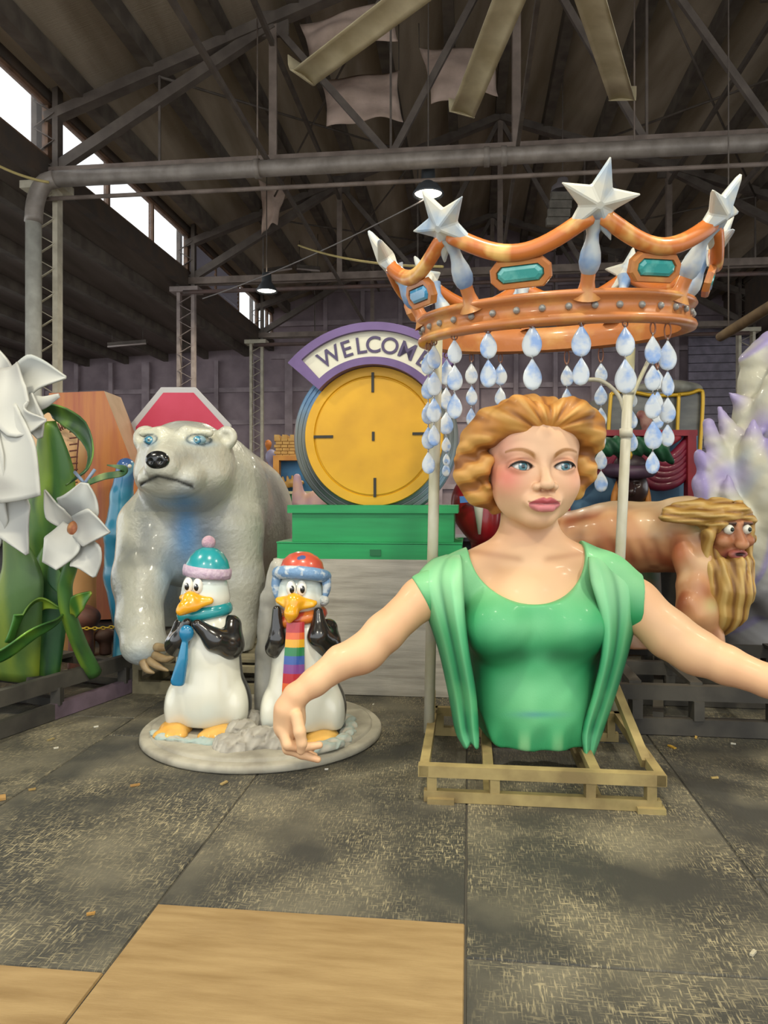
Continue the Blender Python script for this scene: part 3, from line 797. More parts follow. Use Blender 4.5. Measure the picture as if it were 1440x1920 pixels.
# poles
M_POLE = mat('painted_pole', '#c3c0ae', .45, '#a9a581', 4, (1, 1, .6), 4, .4, .65, dirt=.5, dscale=6, dcol='#8a93ad')
lp0, lp1 = np.array([.285, 4.74, .12]), np.array([.325, 4.56, 2.61])
rp0, rp1 = np.array([1.535, 5.02, .12]), np.array([1.655, 5.02, 2.62])
MB().tube([lp0, lp1], .034, 14).build('support_pole', M_POLE, crown)
MB().tube([rp0, rp1], .034, 14).build('support_pole', M_POLE, crown)
MB().tube([rp0 * .23 + rp1 * .77 - (0, 0, .03), rp0 * .23 + rp1 * .77 + (0, 0, .03)], .043, 14).build('collar', M_POLE, crown)
MB().tube([rp0 * .12 + rp1 * .88 - (0, 0, .015), rp0 * .12 + rp1 * .88 + (0, 0, .015)], .04, 14).build('collar', M_POLE, crown)
hp = rp0 * .2 + rp1 * .8
MB().tube(bez([hp, hp + (-.05, 0, .17), hp + (-.17, -.02, .27), hp + (-.30, -.03, .28)], 12), .014, 8).build('curved_brace', M_POLE, crown)
MB().tube(bez([hp, hp + (.04, 0, .17), hp + (.10, .02, .30), hp + (.16, .03, .42)], 12), .014, 8).build('curved_brace', M_POLE, crown)

# ================================================================== giant bust of a woman
bust = thing('woman_bust', P(1003, 1418, 4.45) * (1, 1, 0) + (0, 0, .165), 'giant fair-haired woman bust in a green dress with outstretched arms under the crown', 'sculpture')
HO = P(997, 868, 4.42); HS = .00300; yaw = math.radians(4)
ha, hc = np.array([math.cos(yaw), math.sin(yaw), 0]), np.array([math.sin(yaw), -math.cos(yaw), 0])
HM = np.stack([ha, np.array([0, 0, 1.]), hc], 1)           # columns a, b, c
def hl(p): return (p - HO) @ HM / HS
def hw(a, b, c): return HO + HM @ (np.array([a, b, c], float) * HS)
g = Sdf()
g.add(ell((0, 25, -12), (92, 100, 100)))
g.add(ell((0, -22, 6), (85, 95, 82)), 10)
g.add(ell((0, 40, 20), (80, 58, 66)), 20)
g.add(ell((0, -70, 22), (69, 46, 52)), 24)
g.add(ell((0, -108, 52), (27, 20, 23)), 24)
for s in (-1, 1):
    g.add(ell((s * 46, -42, 50), (30, 28, 26)), 26)
    g.add(cap((s * 18, 12, 78), (s * 62, 18, 60), 8, 6), 20)
    g.sub(ell((s * 40, -6, 96), (25, 13, 11)), 16)
g.add(chain([(0, 16, 80), (0, -15, 92), (0, -36, 103)], [8, 8, 10]), 12)
g.add(ell((0, -44, 107), (13.5, 10.5, 12)), 6)
for s in (-1, 1):
    g.add(ell((s * 16, -48, 94), (8.5, 8, 12)), 4)
    g.sub(ell((s * 8.5, -56, 101), (5, 4, 7)), 2.5)
for s in (-1, 1): g.add(ell((s * 40, -10, 65), (25, 21, 23.5)), 5)
g.add(ell((0, -76, 82), (34, 19, 17)), 14)                  # muzzle
for s in (-1, 1):
    g.add(chain([(s * 29, -78, 80), (s * 15, -73.5, 94), (s * 5, -71.5, 100), (0, -73.5, 100)], [2.5, 5.5, 6.5, 6]), 4)
g.add(chain([(-24, -82, 84), (-10, -87, 97), (10, -87, 97), (24, -82, 84)], [3, 7.5, 7.5, 3], 3), 4)
g.sub(chain([(-29, -77.5, 88), (-14, -79.5, 100), (0, -80.5, 106), (14, -79.5, 100), (29, -77.5, 88)], [1.6, 2, 2.2, 2, 1.6]), 2)
g.sub(cap((0, -60, 104), (0, -67, 106), 3, 3.5), 5)
AR = 30.0; AH = 7.6; AO = AR - AH
def almond(q, s):
    x = q[:, 0] - s * 40; y = q[:, 1] + 10 - .07 * s * x
    return np.maximum(np.hypot(x, y - AO + 0) - AR, np.hypot(x, y + AO) - AR)
def eyehole(s): return lambda q: np.maximum(almond(q, s), 55 - q[:, 2])
for s in (-1, 1): g.sub(eyehole(s), 1.5)

S2 = 4.45 / F
body = Sdf()
body.add(near(lambda p: g(hl(p)) * HS, HO, .52))
body.add(chain([P(992, 940, 4.53), P(991, 1030, 4.54)], [.165, .18]), .045)
torso = Sdf()
torso.add(ell(P(1003, 1160, 4.52), (.42, .30, .40)))
torso.add(ell(P(1000, 1310, 4.48), (.375, .29, .52)), .12)
torso.add(chain([P(872, 1096, 4.52), P(1130, 1096, 4.52)], [.125, .125]), .12)
torso.add(chain([P(955, 1025, 4.52), P(850, 1080, 4.5)], [.09, .10]), .10)
torso.add(chain([P(1035, 1025, 4.52), P(1140, 1080, 4.5)], [.09, .10]), .10)
bust_shape = Sdf().add(torso)
for px in (932, 1076): bust_shape.add(ell(P(px, 1178, 4.27), (.165, .15, .15)), .11)
body.add(torso, .09)
# left arm and hand
armL = Sdf()
limb = armL
armL.add(chain([P(845, 1100, 4.5), P(790, 1122, 4.44), P(720, 1187, 4.34), P(676, 1228, 4.28)], [.13, .118, .108, .104], .05), .06)
armL.add(chain([P(690, 1222, 4.30), P(640, 1241, 4.24), P(590, 1279, 4.19), P(556, 1303, 4.16)], [.098, .094, .076, .066], .03), .05)
armL.add(chain([P(553, 1306, 4.16), P(541, 1330, 4.16), P(537, 1362, 4.17)], [.068, .075, .072], .03), .03)
armL.add(ell(P(545, 1348, 4.17), (.085, .06, .115)), .03)
def finger(pts, r): limb.add(chain([P(*q) for q in pts], r, .012), .012)
finger([(556, 1342, 4.09), (562, 1372, 4.06), (566, 1394, 4.06), (564, 1408, 4.07)], [.034, .033, .028, .022])      # thumb
finger([(530, 1368, 4.13), (540, 1396, 4.1), (565, 1402, 4.12), (599, 1397, 4.14)], [.032, .030, .026, .02])
finger([(531, 1374, 4.17), (540, 1404, 4.14), (566, 1414, 4.14), (596, 1424, 4.15)], [.032, .030, .026, .019])
finger([(535, 1376, 4.21), (545, 1400, 4.2), (568, 1409, 4.2), (590, 1417, 4.21)], [.03, .028, .024, .018])
finger([(542, 1374, 4.25), (552, 1394, 4.25), (570, 1400, 4.26), (586, 1404, 4.27)], [.027, .025, .02, .016])
# right arm, hand beyond the frame
armR = Sdf(); limb = armR
armR.add(chain([P(1150, 1105, 4.5), P(1190, 1132, 4.46), P(1255, 1190, 4.36), P(1305, 1222, 4.28)], [.14, .142, .136, .128], .05), .06)
armR.add(chain([P(1295, 1218, 4.28), P(1360, 1246, 4.2), P(1440, 1277, 4.1), P(1500, 1300, 4.02)], [.12, .108, .088, .07], .03), .05)
armR.add(ell(P(1545, 1325, 3.98), (.1, .06, .085)), .03)
for k in range(4): finger([(1565, 1318 + k * 10, 3.97), (1590, 1340 + k * 9, 3.94), (1588, 1362 + k * 8, 3.96), (1575, 1376 + k * 6, 3.99)], [.03, .028, .024, .018])
finger([(1530, 1340, 3.93), (1545, 1365, 3.92), (1556, 1380, 3.93)], [.034, .03, .022])
body.add(near(armL, P(690, 1250, 4.3), .86, .15), .06)
body.add(near(armR, P(1350, 1235, 4.25), .95, .15), .06)
body.cut(lambda p: .36 - p[:, 2] + np.where(np.abs(p[:, 0] - .87) > .62, -9, 0), 0)

def paint_body(p, n):
    x, y = pix(p); q = hl(p); a, b, c = q.T
    col = base(p, '#dfae84')
    col = blend(col, '#e7bd92', ss(wob(p, 4, 1), -.2, .8) * .7)
    face = ss(b, -125, -100) * ss(c, -30, 20) * (np.abs(a) < 130)
    col = blend(col, '#e9bd97', face * .8)
    for s, wgt in ((-1, .85), (1, .35)):
        col = blend(col, '#d3705f', face * wgt * np.exp(-(((a - s * 66) / 30) ** 2 + ((b + 30) / 34) ** 2)))
    col = blend(col, '#cf8d80', face * .55 * np.exp(-(((a + 70) / 26) ** 2 + ((b - 30) / 40) ** 2)))
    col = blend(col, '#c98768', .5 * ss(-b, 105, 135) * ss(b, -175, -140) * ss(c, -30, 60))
    for s in (-1, 1):
        ex, ey = a - s * 40, b + 10
        col = blend(col, '#c98a6c', face * .75 * np.exp(-(((ex) / 24) ** 2 + ((ey - 11) / 7) ** 2)))
        col = blend(col, '#8a5236', face * .8 * np.exp(-((ex) / 19) ** 2 - ((ey - 14.5 + .012 * ex * ex) / 2.4) ** 2))
        al = almond(q, s)
        lash = (np.abs(ex) < 25) & (c > 40)
        col = blend(col, '#241a18', lash * ss(-al, -3.4, -1.2) * ss(ey, -3.0, 1.5) * .97)
        col = blend(col, '#6d3f34', lash * ss(-al, -2.6, -.8) * (ey < 0) * .6)
        bx = s * (a - s * 17)                       # brow: inner to outer
        tb = np.clip(bx / 52, 0, 1)
        bc = 6 + 15 * np.sin(tb ** .8 * 2.35)
        bw = 4.9 * (1 - .65 * tb)
        col = blend(col, '#9c682f', ss(bx, -3, 5) * (bx < 52) * ss(bw - np.abs(b - bc), -2, 1.5) * face * .9)
    # lips
    lipx = np.clip(np.abs(a) / 30, 0, 1)
    top = -79 + (12.5 - 3.5 * np.exp(-(a / 4.5) ** 2)) * (1 - lipx ** 1.6)
    bot = -79.5 - 16.5 * np.sqrt(1 - lipx ** 2)
    inl = (np.abs(a) < 30) & (c > 60)
    up_ = inl * ss(top - b, -1.2, 1.2) * ss(b + 80.5, -1, 1)
    dn = inl * ss(b - bot, -1.2, 1.2) * ss(-80.5 - b, -1, 1)
    col = blend(col, '#b9565a', up_); col = blend(col, '#d47f80', dn)
    col = blend(col, '#5c1f22', inl * np.exp(-((b + 80 + .0 * a) / 1.5) ** 2) * .8 * (np.abs(a) < 29))
    for s in (-1, 1): col = blend(col, '#7a4633', .9 * np.exp(-((a - s * 8.5) / 6) ** 2 - ((b + 56) / 3) ** 2) * (c > 80))
    col = blend(col, '#c08a63', face * .45 * np.exp(-((a) / 22) ** 2 - ((b + 58) / 5) ** 2))
    # chest airbrush between the straps
    ch_ = (y > 1020) * (y < 1150) * (x > 850) * (x < 1140)
    col = blend(col, '#b98e66', ch_ * .5 * np.exp(-((np.abs(x - 1000) - 75) / 40) ** 2 - ((y - 1065) / 30) ** 2))
    col = blend(col, '#d9b98c', ch_ * .5 * np.exp(-((x - 1000) / 40) ** 2 - ((y - 1100) / 30) ** 2))
    for s in (-1, 1): col = blend(col, '#ad7a55', ch_ * .55 * np.exp(-((y - 1052 + .16 * np.abs(x - 1000)) / 7) ** 2) * ss(np.abs(x - 1000), 12, 30)) if s > 0 else col
    # arm undersides a little redder
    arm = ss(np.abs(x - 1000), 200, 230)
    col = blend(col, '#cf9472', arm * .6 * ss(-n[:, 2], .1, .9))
    return col
M_SKIN = mat('painted_skin', attr=True, rough=.5, coat=.03)
sculpt('body', body, (-.75, 3.75, .12), (2.75, 4.95, 2.25), .0064, M_SKIN, bust, paint=paint_body)

# eyes
for s in (-1, 1):
    ce = np.array([s * 40, -10.5, 64.5]); R_ = 19.5
    look = np.array([.10 + .03 * s, .0, 1.0]); look /= np.linalg.norm(look)
    def paint_eye(p, n, ce=ce, look=look):
        d = (hl(p) - ce) / R_; d /= np.linalg.norm(d, axis=1, keepdims=True) + 1e-9
        ang = np.degrees(np.arccos(np.clip(d @ look, -1, 1)))
        col = base(p, '#e3e0d8')
        col = blend(col, '#1f353d', ss(-ang, -29, -26.5)); col = blend(col, '#5d8b96', ss(-ang, -25.5, -22))
        col = blend(col, '#39616c', ss(-ang, -17, -11) * .7)
        col = blend(col, '#0c0f12', ss(-ang, -11.5, -9.5))
        h = np.degrees(np.arccos(np.clip(d @ (np.array([-.2, .22, 1]) / 1.04), -1, 1)))
        return blend(col, '#f4f6f6', ss(-h, -6, -4))
    e = MB(); e.ell((0, 0, 0), R_ * HS, 64, 44, np.stack([ha, hc, np.array([0, 0, 1.])], 1) @ rotm((1, 0, 0), math.pi / 2))
    e.v = [tuple(np.array(v) + hw(*ce)) for v in e.v]
    e.build('eye', mat('painted_eye', attr=True, rough=.15, coat=.6), bust, paint=paint_eye)

    lash = []
    for t in np.linspace(-1, 1, 21):
        x = 24.5 * t; yy = math.sqrt(max(AR * AR - x * x, 0)) - AO + .07 * s * x * s * s
        yy = yy - 10 + .6; cz = 65 + 23.9 * math.sqrt(max(0, 1 - (x / 25) ** 2 * .92 - ((yy + 10) / 21) ** 2))
        lash.append(hw(s * 40 + x, yy, cz))
    wl_ = [HS * (.35 + 1.55 * (1 - abs(t) ** 2.5) * (1.15 if t * s > 0 else .85)) for t in np.linspace(-1, 1, 21)]
    MB().tube(lash, wl_, 8).build('eyelash', mat('lash_black', '#1d1614', .5), bust)
# hair
hh = Sdf()
hh.add(ell((4, 62, -18), (104, 74, 96)))
hh.add(chain([(10, 84, 70), (-42, 88, 66), (-92, 64, 36), (-112, 44, 10)], [20, 33, 36, 32], 12), 14)
hh.add(chain([(20, 84, 70), (60, 88, 64), (100, 66, 34), (112, 48, 8)], [20, 33, 34, 30], 12), 14)
hh.add(chain([(-112, 24, 2), (-124, -4, -8), (-117, -38, -12), (-92, -66, -22), (-70, -80, -30)], [28, 30, 28, 26, 20], 10), 10)
hh.add(chain([(-100, 10, 25), (-104, -20, 22), (-94, -40, 16)], [16, 16, 10], 8), 8)
hh.add(chain([(104, 30, 4), (106, 0, -6), (104, -30, -14), (90, -54, -22)], [26, 25, 24, 18], 10), 10)
hh.add(ell((0, -10, -62), (88, 86, 48)), 18)
def strands(q):
    a, b, c = q.T
    th = np.arctan2(b - 52, a - 14)
    up_ = ss(b, 30, 60); r = np.hypot(a - 14, b - 52)
    w1 = np.sin(th * 11 + r * .05) * 2.2 + np.sin(th * 27 + r * .03 + 1) * .8
    w2 = np.sin(b * .11 + np.abs(a) * .05 + .5) * 4.2 + np.sin(b * .23 - np.abs(a) * .10) * 1.2
    return w1 * up_ * ss(r, 6, 40) + w2 * (1 - up_)
hh.disp(strands)
hh.sub(chain([(14, 60, 118), (13, 92, 108), (10, 120, 60)], [5, 3.5, 2]), 9)
def paint_hair(p, n):
    q = hl(p); w_ = strands(q); col = base(p, '#c08238')
    col = blend(col, '#dca85c', ss(-w_, -.2, 2.4) * .8)
    col = blend(col, '#7d481b', ss(w_, .8, 3.0) * .85)
    col = blend(col, '#9a6a35', ss(q[:, 1], 95, 135) * .6)
    col = blend(col, '#8a4f20', ss(-q[:, 1], 35, 80) * ss(-np.abs(q[:, 0]), -110, -70) * .7)
    return col
sculpt('hair', lambda p: hh(hl(p)) * HS, HO + (-.56, -.45, -.42), HO + (.52, .5, .54), .0066, mat('sculpted_hair', attr=True, rough=.55, coat=.03), bust, paint=paint_hair)

# dress
NX, NZ = P(999, 1030, 4.25)[0], P(999, 1030, 4.25)[2]
def neckline(p):
    x, z = (p[:, 0] - NX), p[:, 2] - NZ
    e = (np.sqrt((x / .345) ** 2 + (np.minimum(z, 0) / .315) ** 2) - 1) * .33
    return e
def plane(p0, d):
    p0 = np.asarray(p0); d = np.asarray(d, float) / np.linalg.norm(d)
    return lambda p: (p - p0) @ d
ds = Sdf()
ds.add(lambda p: bust_shape(p) - .024)
ds.add(chain([P(872, 1086, 4.5), P(800, 1116, 4.44)], [.145, .138], 0), .05)
ds.add(chain([P(1128, 1086, 4.5), P(1195, 1132, 4.44)], [.155, .158], 0), .05)
ds.sub(neckline, .012)
ds.cut(plane(P(791, 1122, 4.44), (-.86, -.1, -.42)), .008)
ds.cut(plane(P(1196, 1140, 4.44), (.97, -.1, -.12)), .008)
def hem(p):
    zb = .172 + .012 * np.abs(np.sin((p[:, 0] - .85) * 17))
    return zb - p[:, 2]
ds.disp(lambda p: ss(-p[:, 2], -.36, -.2) * .016 * np.sin((p[:, 0] - .85) * 34 + .6) + .004 * wob(p, 9, 5))
ds.cut(hem, .02)
def paint_dress(p, n):  # airbrushed greens, with shade under the bust and belly highlight painted in
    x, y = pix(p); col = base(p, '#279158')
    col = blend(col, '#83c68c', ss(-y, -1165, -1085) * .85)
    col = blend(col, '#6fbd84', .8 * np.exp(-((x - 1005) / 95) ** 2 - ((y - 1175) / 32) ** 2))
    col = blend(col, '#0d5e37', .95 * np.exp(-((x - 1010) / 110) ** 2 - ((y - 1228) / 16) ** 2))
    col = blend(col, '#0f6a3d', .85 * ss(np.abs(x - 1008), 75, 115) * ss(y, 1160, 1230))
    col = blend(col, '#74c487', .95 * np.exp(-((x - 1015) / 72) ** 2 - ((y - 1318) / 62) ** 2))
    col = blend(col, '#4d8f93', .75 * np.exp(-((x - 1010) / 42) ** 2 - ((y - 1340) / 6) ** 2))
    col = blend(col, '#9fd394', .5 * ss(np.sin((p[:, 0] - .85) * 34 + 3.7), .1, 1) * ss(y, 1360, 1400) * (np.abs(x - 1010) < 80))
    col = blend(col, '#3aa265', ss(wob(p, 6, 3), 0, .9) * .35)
    return col
M_DRESS = mat('airbrushed_green', attr=True, rough=.55, coat=.04, bump=.05, bscale=120)
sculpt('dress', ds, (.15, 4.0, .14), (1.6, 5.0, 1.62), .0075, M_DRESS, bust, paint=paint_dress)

def drape(rows, yout, flip, nf):
    R_ = []
    for (y, xo, xi, Yi, Yo) in bez(rows, 40):
        row = []
        for u in np.linspace(0, 1, 33):
            px = xo + (xi - xo) * u
            Y = Yi + (Yo - Yi) * (1 - u) ** 1.7
            amp = .042 * ss(np.array(y), 1045, 1110)
            Y -= amp * (1 - abs(2 * ((u * nf) % 1) - 1)) ** .8 + .012
            q = P(px, y + 5 * math.sin(u * 9) * float(ss(np.array(y), 1330, 1400)), Y)
            row.append(q)
        R_.append(row)
    return R_
Lr = [(1040, 836, 863, 4.44, 4.56), (1052, 806, 866, 4.34, 4.56), (1088, 781, 869, 4.26, 4.46), (1150, 799, 872, 4.18, 4.42), (1220, 822, 880, 4.16, 4.42), (1300, 840, 893, 4.20, 4.42), (1370, 853, 898, 4.22, 4.38), (1400, 868, 898, 4.22, 4.34)]
Rr = [(1040, 1134, 1106, 4.44, 4.56), (1052, 1168, 1104, 4.34, 4.56), (1090, 1199, 1108, 4.26, 4.46), (1150, 1196, 1124, 4.2, 4.42), (1220, 1180, 1128, 4.17, 4.42), (1300, 1156, 1112, 4.20, 4.42), (1370, 1132, 1092, 4.22, 4.38), (1418, 1114, 1096, 4.22, 4.34)]
def paint_drape(p, n):  # airbrushed greens; fold shading painted in, dark valleys and light ridges
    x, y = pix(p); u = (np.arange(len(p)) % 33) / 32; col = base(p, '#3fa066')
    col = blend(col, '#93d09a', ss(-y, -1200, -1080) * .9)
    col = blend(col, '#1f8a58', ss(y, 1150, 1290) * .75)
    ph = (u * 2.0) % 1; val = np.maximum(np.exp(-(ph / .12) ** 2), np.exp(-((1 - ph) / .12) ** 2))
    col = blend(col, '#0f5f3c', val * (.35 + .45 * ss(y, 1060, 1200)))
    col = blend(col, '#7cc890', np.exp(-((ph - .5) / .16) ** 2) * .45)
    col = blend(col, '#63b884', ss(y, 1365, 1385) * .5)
    return blend(col, '#6cbd78', ss(wob(p, 7, 9), .1, .9) * .3)
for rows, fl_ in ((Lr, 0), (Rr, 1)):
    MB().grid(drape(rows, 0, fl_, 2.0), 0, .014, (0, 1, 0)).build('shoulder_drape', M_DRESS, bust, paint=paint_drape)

# ================================================================== white crate, green plinth, welcome clock
M_CRATE = mat('whitewashed_plywood', '#b9b3a6', .75, '#8f897d', 3, (.6, .6, 7), 7, .4, .75, bump=.15, bscale=20, bstretch=(.5, .5, 9), dirt=.5, dscale=5, dcol='#77705f')
M_GREEN = mat('green_paint', '#1f9a58', .5, '#18874b', 3, (.5, .5, 6), 6, .35, .75, dirt=.25, dscale=9, dcol='#0d5c33')
def wbox(name, c, size, m, parent=None, **kw): return MB().box(c, size, RZ).build(name, m, parent, **kw)
fw = W(1, 0) ; bw_ = W(0, 1)
c0 = P(690, 1305, 6.08) * (1, 1, 0)
crate = thing('plywood_crate', c0 + bw_ * .45, 'whitewashed plywood crate under the green plinth behind the penguins', 'crate')
wbox('front_panel', c0 + bw_ * .01 + (0, 0, .557), (1.58, .02, 1.105), M_CRATE, crate)
wbox('back_panel', c0 + bw_ * .89 + (0, 0, .557), (1.58, .02, 1.105), M_CRATE, crate)
for s in (-1, 1): wbox('side_panel', c0 + fw * s * .78 + bw_ * .45 + (0, 0, .557), (.02, .86, 1.105), M_CRATE, crate)
wbox('top_panel', c0 + bw_ * .45 + (0, 0, 1.1), (1.54, .86, .02), M_CRATE, crate)
pl = thing('green_plinth', c0 + bw_ * .45 + (0, 0, 1.11), 'two-tier bright green box plinth holding up the clock', 'plinth')
wbox('lower_tier', c0 + bw_ * .44 + (0, 0, 1.11 + .062), (1.52, .86, .124), M_GREEN, pl)
wbox('lower_ledge', c0 + bw_ * .44 + (0, 0, 1.243), (1.53, .87, .012), M_GREEN, pl)
c1 = c0 + bw_ * .42 + fw * .018
wbox('upper_box', c1 + (0, 0, 1.37), (1.35, .62, .245), M_GREEN, pl)
lid = wbox('lid', c1 + (0, 0, 1.518), (1.42, .68, .066), M_GREEN, pl)
wbox('front_label_plate', c0 + fw * .06 + bw_ * .004 + (0, 0, 1.165), (.09, .008, .05), mat('green_plate', '#17693d', .5), pl)
ZP = 1.551
cl_c = P(700, 818, 6.40); PXS = 6.40 / F
clock = thing('welcome_clock', (cl_c[0], cl_c[1], ZP), 'round yellow clock prop in a grey rim topped by a purple WELCOME arch', 'clock')
def disc_ring(name, prof, m, parent, ycut=True, paint=None, seg=96, smooth=True, cen=None):
    # prof: (radius, depth towards the back)
    b = MB(); b.lathe((0, 0, 0), prof, seg)
    v = np.array(b.v); v = np.stack([v[:, 0], v[:, 2], v[:, 1]], 1)        # axis to +Y
    v = v @ RZ.T + (cl_c if cen is None else cen)
    me = bpy.data.meshes.new(name); me.from_pydata((v - OFF[parent.name]).tolist(), [], b.f)
    bm = bmesh.new(); bm.from_mesh(me)
    if ycut:
        bmesh.ops.bisect_plane(bm, geom=bm.verts[:] + bm.edges[:] + bm.faces[:], plane_co=(0, 0, .0), plane_no=(0, 0, -1), clear_outer=True)
        bmesh.ops.holes_fill(bm, edges=[e for e in bm.edges if e.is_boundary])
    bmesh.ops.recalc_face_normals(bm, faces=bm.faces)
    bm.to_mesh(me); bm.free()
    for p_ in me.polygons: p_.use_smooth = False
    if paint:
        V = np.array([vv.co for vv in me.vertices]) + OFF[parent.name]; colour(me, V, paint)
    return link(name, me, m, parent)
def paint_rim(p, n):
    d = p - cl_c; a = np.arctan2(d[:, 2], d[:, 0]); r = np.hypot(d[:, 0], d[:, 2])
    col = base(p, '#6c726f'); col = blend(col, '#5f8db8', .9 * np.exp(-((a - 2.55) / .28) ** 2)); col = blend(col, '#3c4143', .9 * np.exp(-((a + 2.35) / .35) ** 2))
    col = blend(col, '#7d9cb5', .8 * np.exp(-((a + .55) / .3) ** 2)); col = blend(col, '#a9a9cf', .7 * ss(r, .715, .74) * (np.abs(a) > 1.8))
    return col
k_ = PXS
disc_ring('rim', [(0, .36), (156 * k_, .36), (158 * k_, .30), (158 * k_, .12), (155 * k_, .09), (150 * k_, .085), (149 * k_, .093), (147 * k_, .093), (146 * k_, .08), (141 * k_, .07), (140 * k_, .078), (138 * k_, .078), (137 * k_, .065), (128 * k_, .05), (0, .05)], mat('grey_rim', attr=True, rough=.4, coat=.2), clock, paint=paint_rim, seg=128)
M_YEL = mat('clock_yellow', '#dba512', .5, '#cf990d', 3, detail=4, dirt=.12, dscale=6, dcol='#a87a10')
disc_ring('face_ring', [(0, .05), (131 * k_, .05), (131.5 * k_, .02), (130 * k_, 0), (114 * k_, 0), (112 * k_, .014), (0, .014)], M_YEL, clock)
fc = disc_ring('face', [(0, .012), (110.5 * k_, .012), (110.5 * k_, .004), (109 * k_, .0), (0, 0)], M_YEL, clock, ycut=False)
M_BLK = mat('black_marks', '#2b2a25', .6)
for dx, dy, w_, h_ in ((-1, 101, 5, 37), (-95, 0, 37, 5), (92, 4, 37, 5), (3, -96, 5, 36), (0, 0, 5, 17)):
    wbox('hour_mark', cl_c + fw * dx * k_ + (0, 0, dy * k_) - bw_ * .004, (w_ * k_, .012, h_ * k_), M_BLK, clock)
# arch sign
sg_c = cl_c - bw_ * .09
M_PUR = mat('purple_paint', '#5d4677', .5, '#6c5488', 4); M_CRM = mat('cream_paint', '#d9d6c2', .55)
def sector(name, r0, r1, a0, a1, y0, y1, m, parent, seg=40):
    b = MB(); ring = []
    for y in (y0, y1):
        for r in (r0, r1):
            for i in range(seg + 1):
                a = a0 + (a1 - a0) * i / seg
                ring.append(sg_c + fw * math.sin(a) * r + np.array([0, 0, math.cos(a) * r]) + bw_ * y)
    n_ = seg + 1; I = lambda yy, rr, i: (yy * 2 + rr) * n_ + i
    fs = []
    for i in range(seg):
        fs += [(I(0, 0, i), I(0, 1, i), I(0, 1, i + 1), I(0, 0, i + 1)), (I(1, 0, i), I(1, 0, i + 1), I(1, 1, i + 1), I(1, 1, i)),
               (I(0, 0, i), I(0, 0, i + 1), I(1, 0, i + 1), I(1, 0, i)), (I(0, 1, i), I(1, 1, i), I(1, 1, i + 1), I(0, 1, i + 1))]
    fs += [(I(0, 0, 0), I(1, 0, 0), I(1, 1, 0), I(0, 1, 0)), (I(0, 0, seg), I(0, 1, seg), I(1, 1, seg), I(1, 0, seg))]
    return b.add(ring, fs).build(name, m, parent)
A = math.radians(46); ks = (6.31 / F)
panel = sector('sign_panel', 136 * ks, 208 * ks, -A * .99, A * .99, .03, .10, M_CRM, clock)
sector('outer_border', 197 * ks, 212 * ks, -A, A, -.02, .102, M_PUR, panel); sector('inner_border', 133 * ks, 147 * ks, -A, A, -.02, .102, M_PUR, panel)
for s in (-1, 1): sector('end_border', 133 * ks, 212 * ks, s * A - .055, s * A + .055, -.021, .103, M_PUR, panel, 4)
M_LET = mat('sign_lettering', '#473a5e', .5)
for chx, ang in zip('WELCOME', (-28.6, -16.8, -7.4, .6, 11.2, 22.6, 34.2)):
    cu = bpy.data.curves.new('letter', 'FONT'); cu.body = chx; cu.size = .195; cu.align_x = 'CENTER'; cu.extrude = .004; cu.offset = .002
    tmp = bpy.data.objects.new('tmp', cu); COL.objects.link(tmp)
    dg = bpy.context.evaluated_depsgraph_get(); me = bpy.data.meshes.new_from_object(tmp.evaluated_get(dg))
    bpy.data.objects.remove(tmp); me.name = 'letter'
    a = math.radians(ang); r = 157 * ks
    pos = sg_c + fw * math.sin(a) * r + np.array([0, 0, math.cos(a) * r]) + bw_ * .024
    ux = fw * math.cos(a) - np.array([0, 0, math.sin(a)]); uy = fw * math.sin(a) + np.array([0, 0, math.cos(a)])
    me.materials.clear()
    o = link('letter', me, M_LET, panel); o['label'] = 'purple letter ' + chx
    o.matrix_local = Matrix.Translation(Vector(pos - OFF[clock.name])) @ Matrix(np.stack([ux, uy, -bw_], 1).tolist()).to_4x4()

# ================================================================== round display base with plaster and cloth
M_BASE = mat('dirty_white_base', '#b3ad9b', .7, '#8d8778', 5, detail=7, lo=.4, hi=.7, dirt=.5, dscale=7, dcol='#5f5a4e')
BX = P(493, 1376, 5.12) * (1, 1, 0) + (0, .02, 0)
rb = thing('round_base', BX, 'round dirty white platform carrying the two penguins', 'platform')
MB().lathe(BX, [(0, 0), (.80, 0), (.815, .012), (.812, .04), (.80, .05), (.745, .052)], 72).build('lower_disc', M_BASE, rb)
MB().lathe(BX, [(.75, .045), (.745, .068), (.73, .074), (0, .074)], 72).build('upper_disc', M_BASE, rb)
ZB = .074
def plaster(name, blobs, amp, seed, col, col2, label=None):
    f = Sdf()
    for c, r in blobs: f.add(ell(c, r), .04)
    f.disp(lambda p: amp * (np.abs(wob(p, 22, seed)) * 1.6 - .5) + amp * .5 * np.abs(wob(p, 45, seed + 3)))
    f.cut(lambda p: ZB - .01 - p[:, 2])
    cs = np.array([np.asarray(c) for c, r in blobs]); rr = max(np.max(np.asarray(r)) for c, r in blobs) + .05
    def pt(p, n):
        w_ = np.abs(wob(p, 22, seed)); return blend(base(p, col), col2, ss(.45 - w_, -.1, .4) * .6)
    return sculpt(name, f, cs.min(0) - rr, cs.max(0) + rr, .008, mat('crumpled_' + name, attr=True, rough=.85), rb, paint=pt)
def fb(px, py, r, dz=0.0):                               # point on the platform under a pixel
    Y = (EYE - ZB) * F / (py - CY); q = P(px, py, Y); return (q + (0, 0, dz), r)
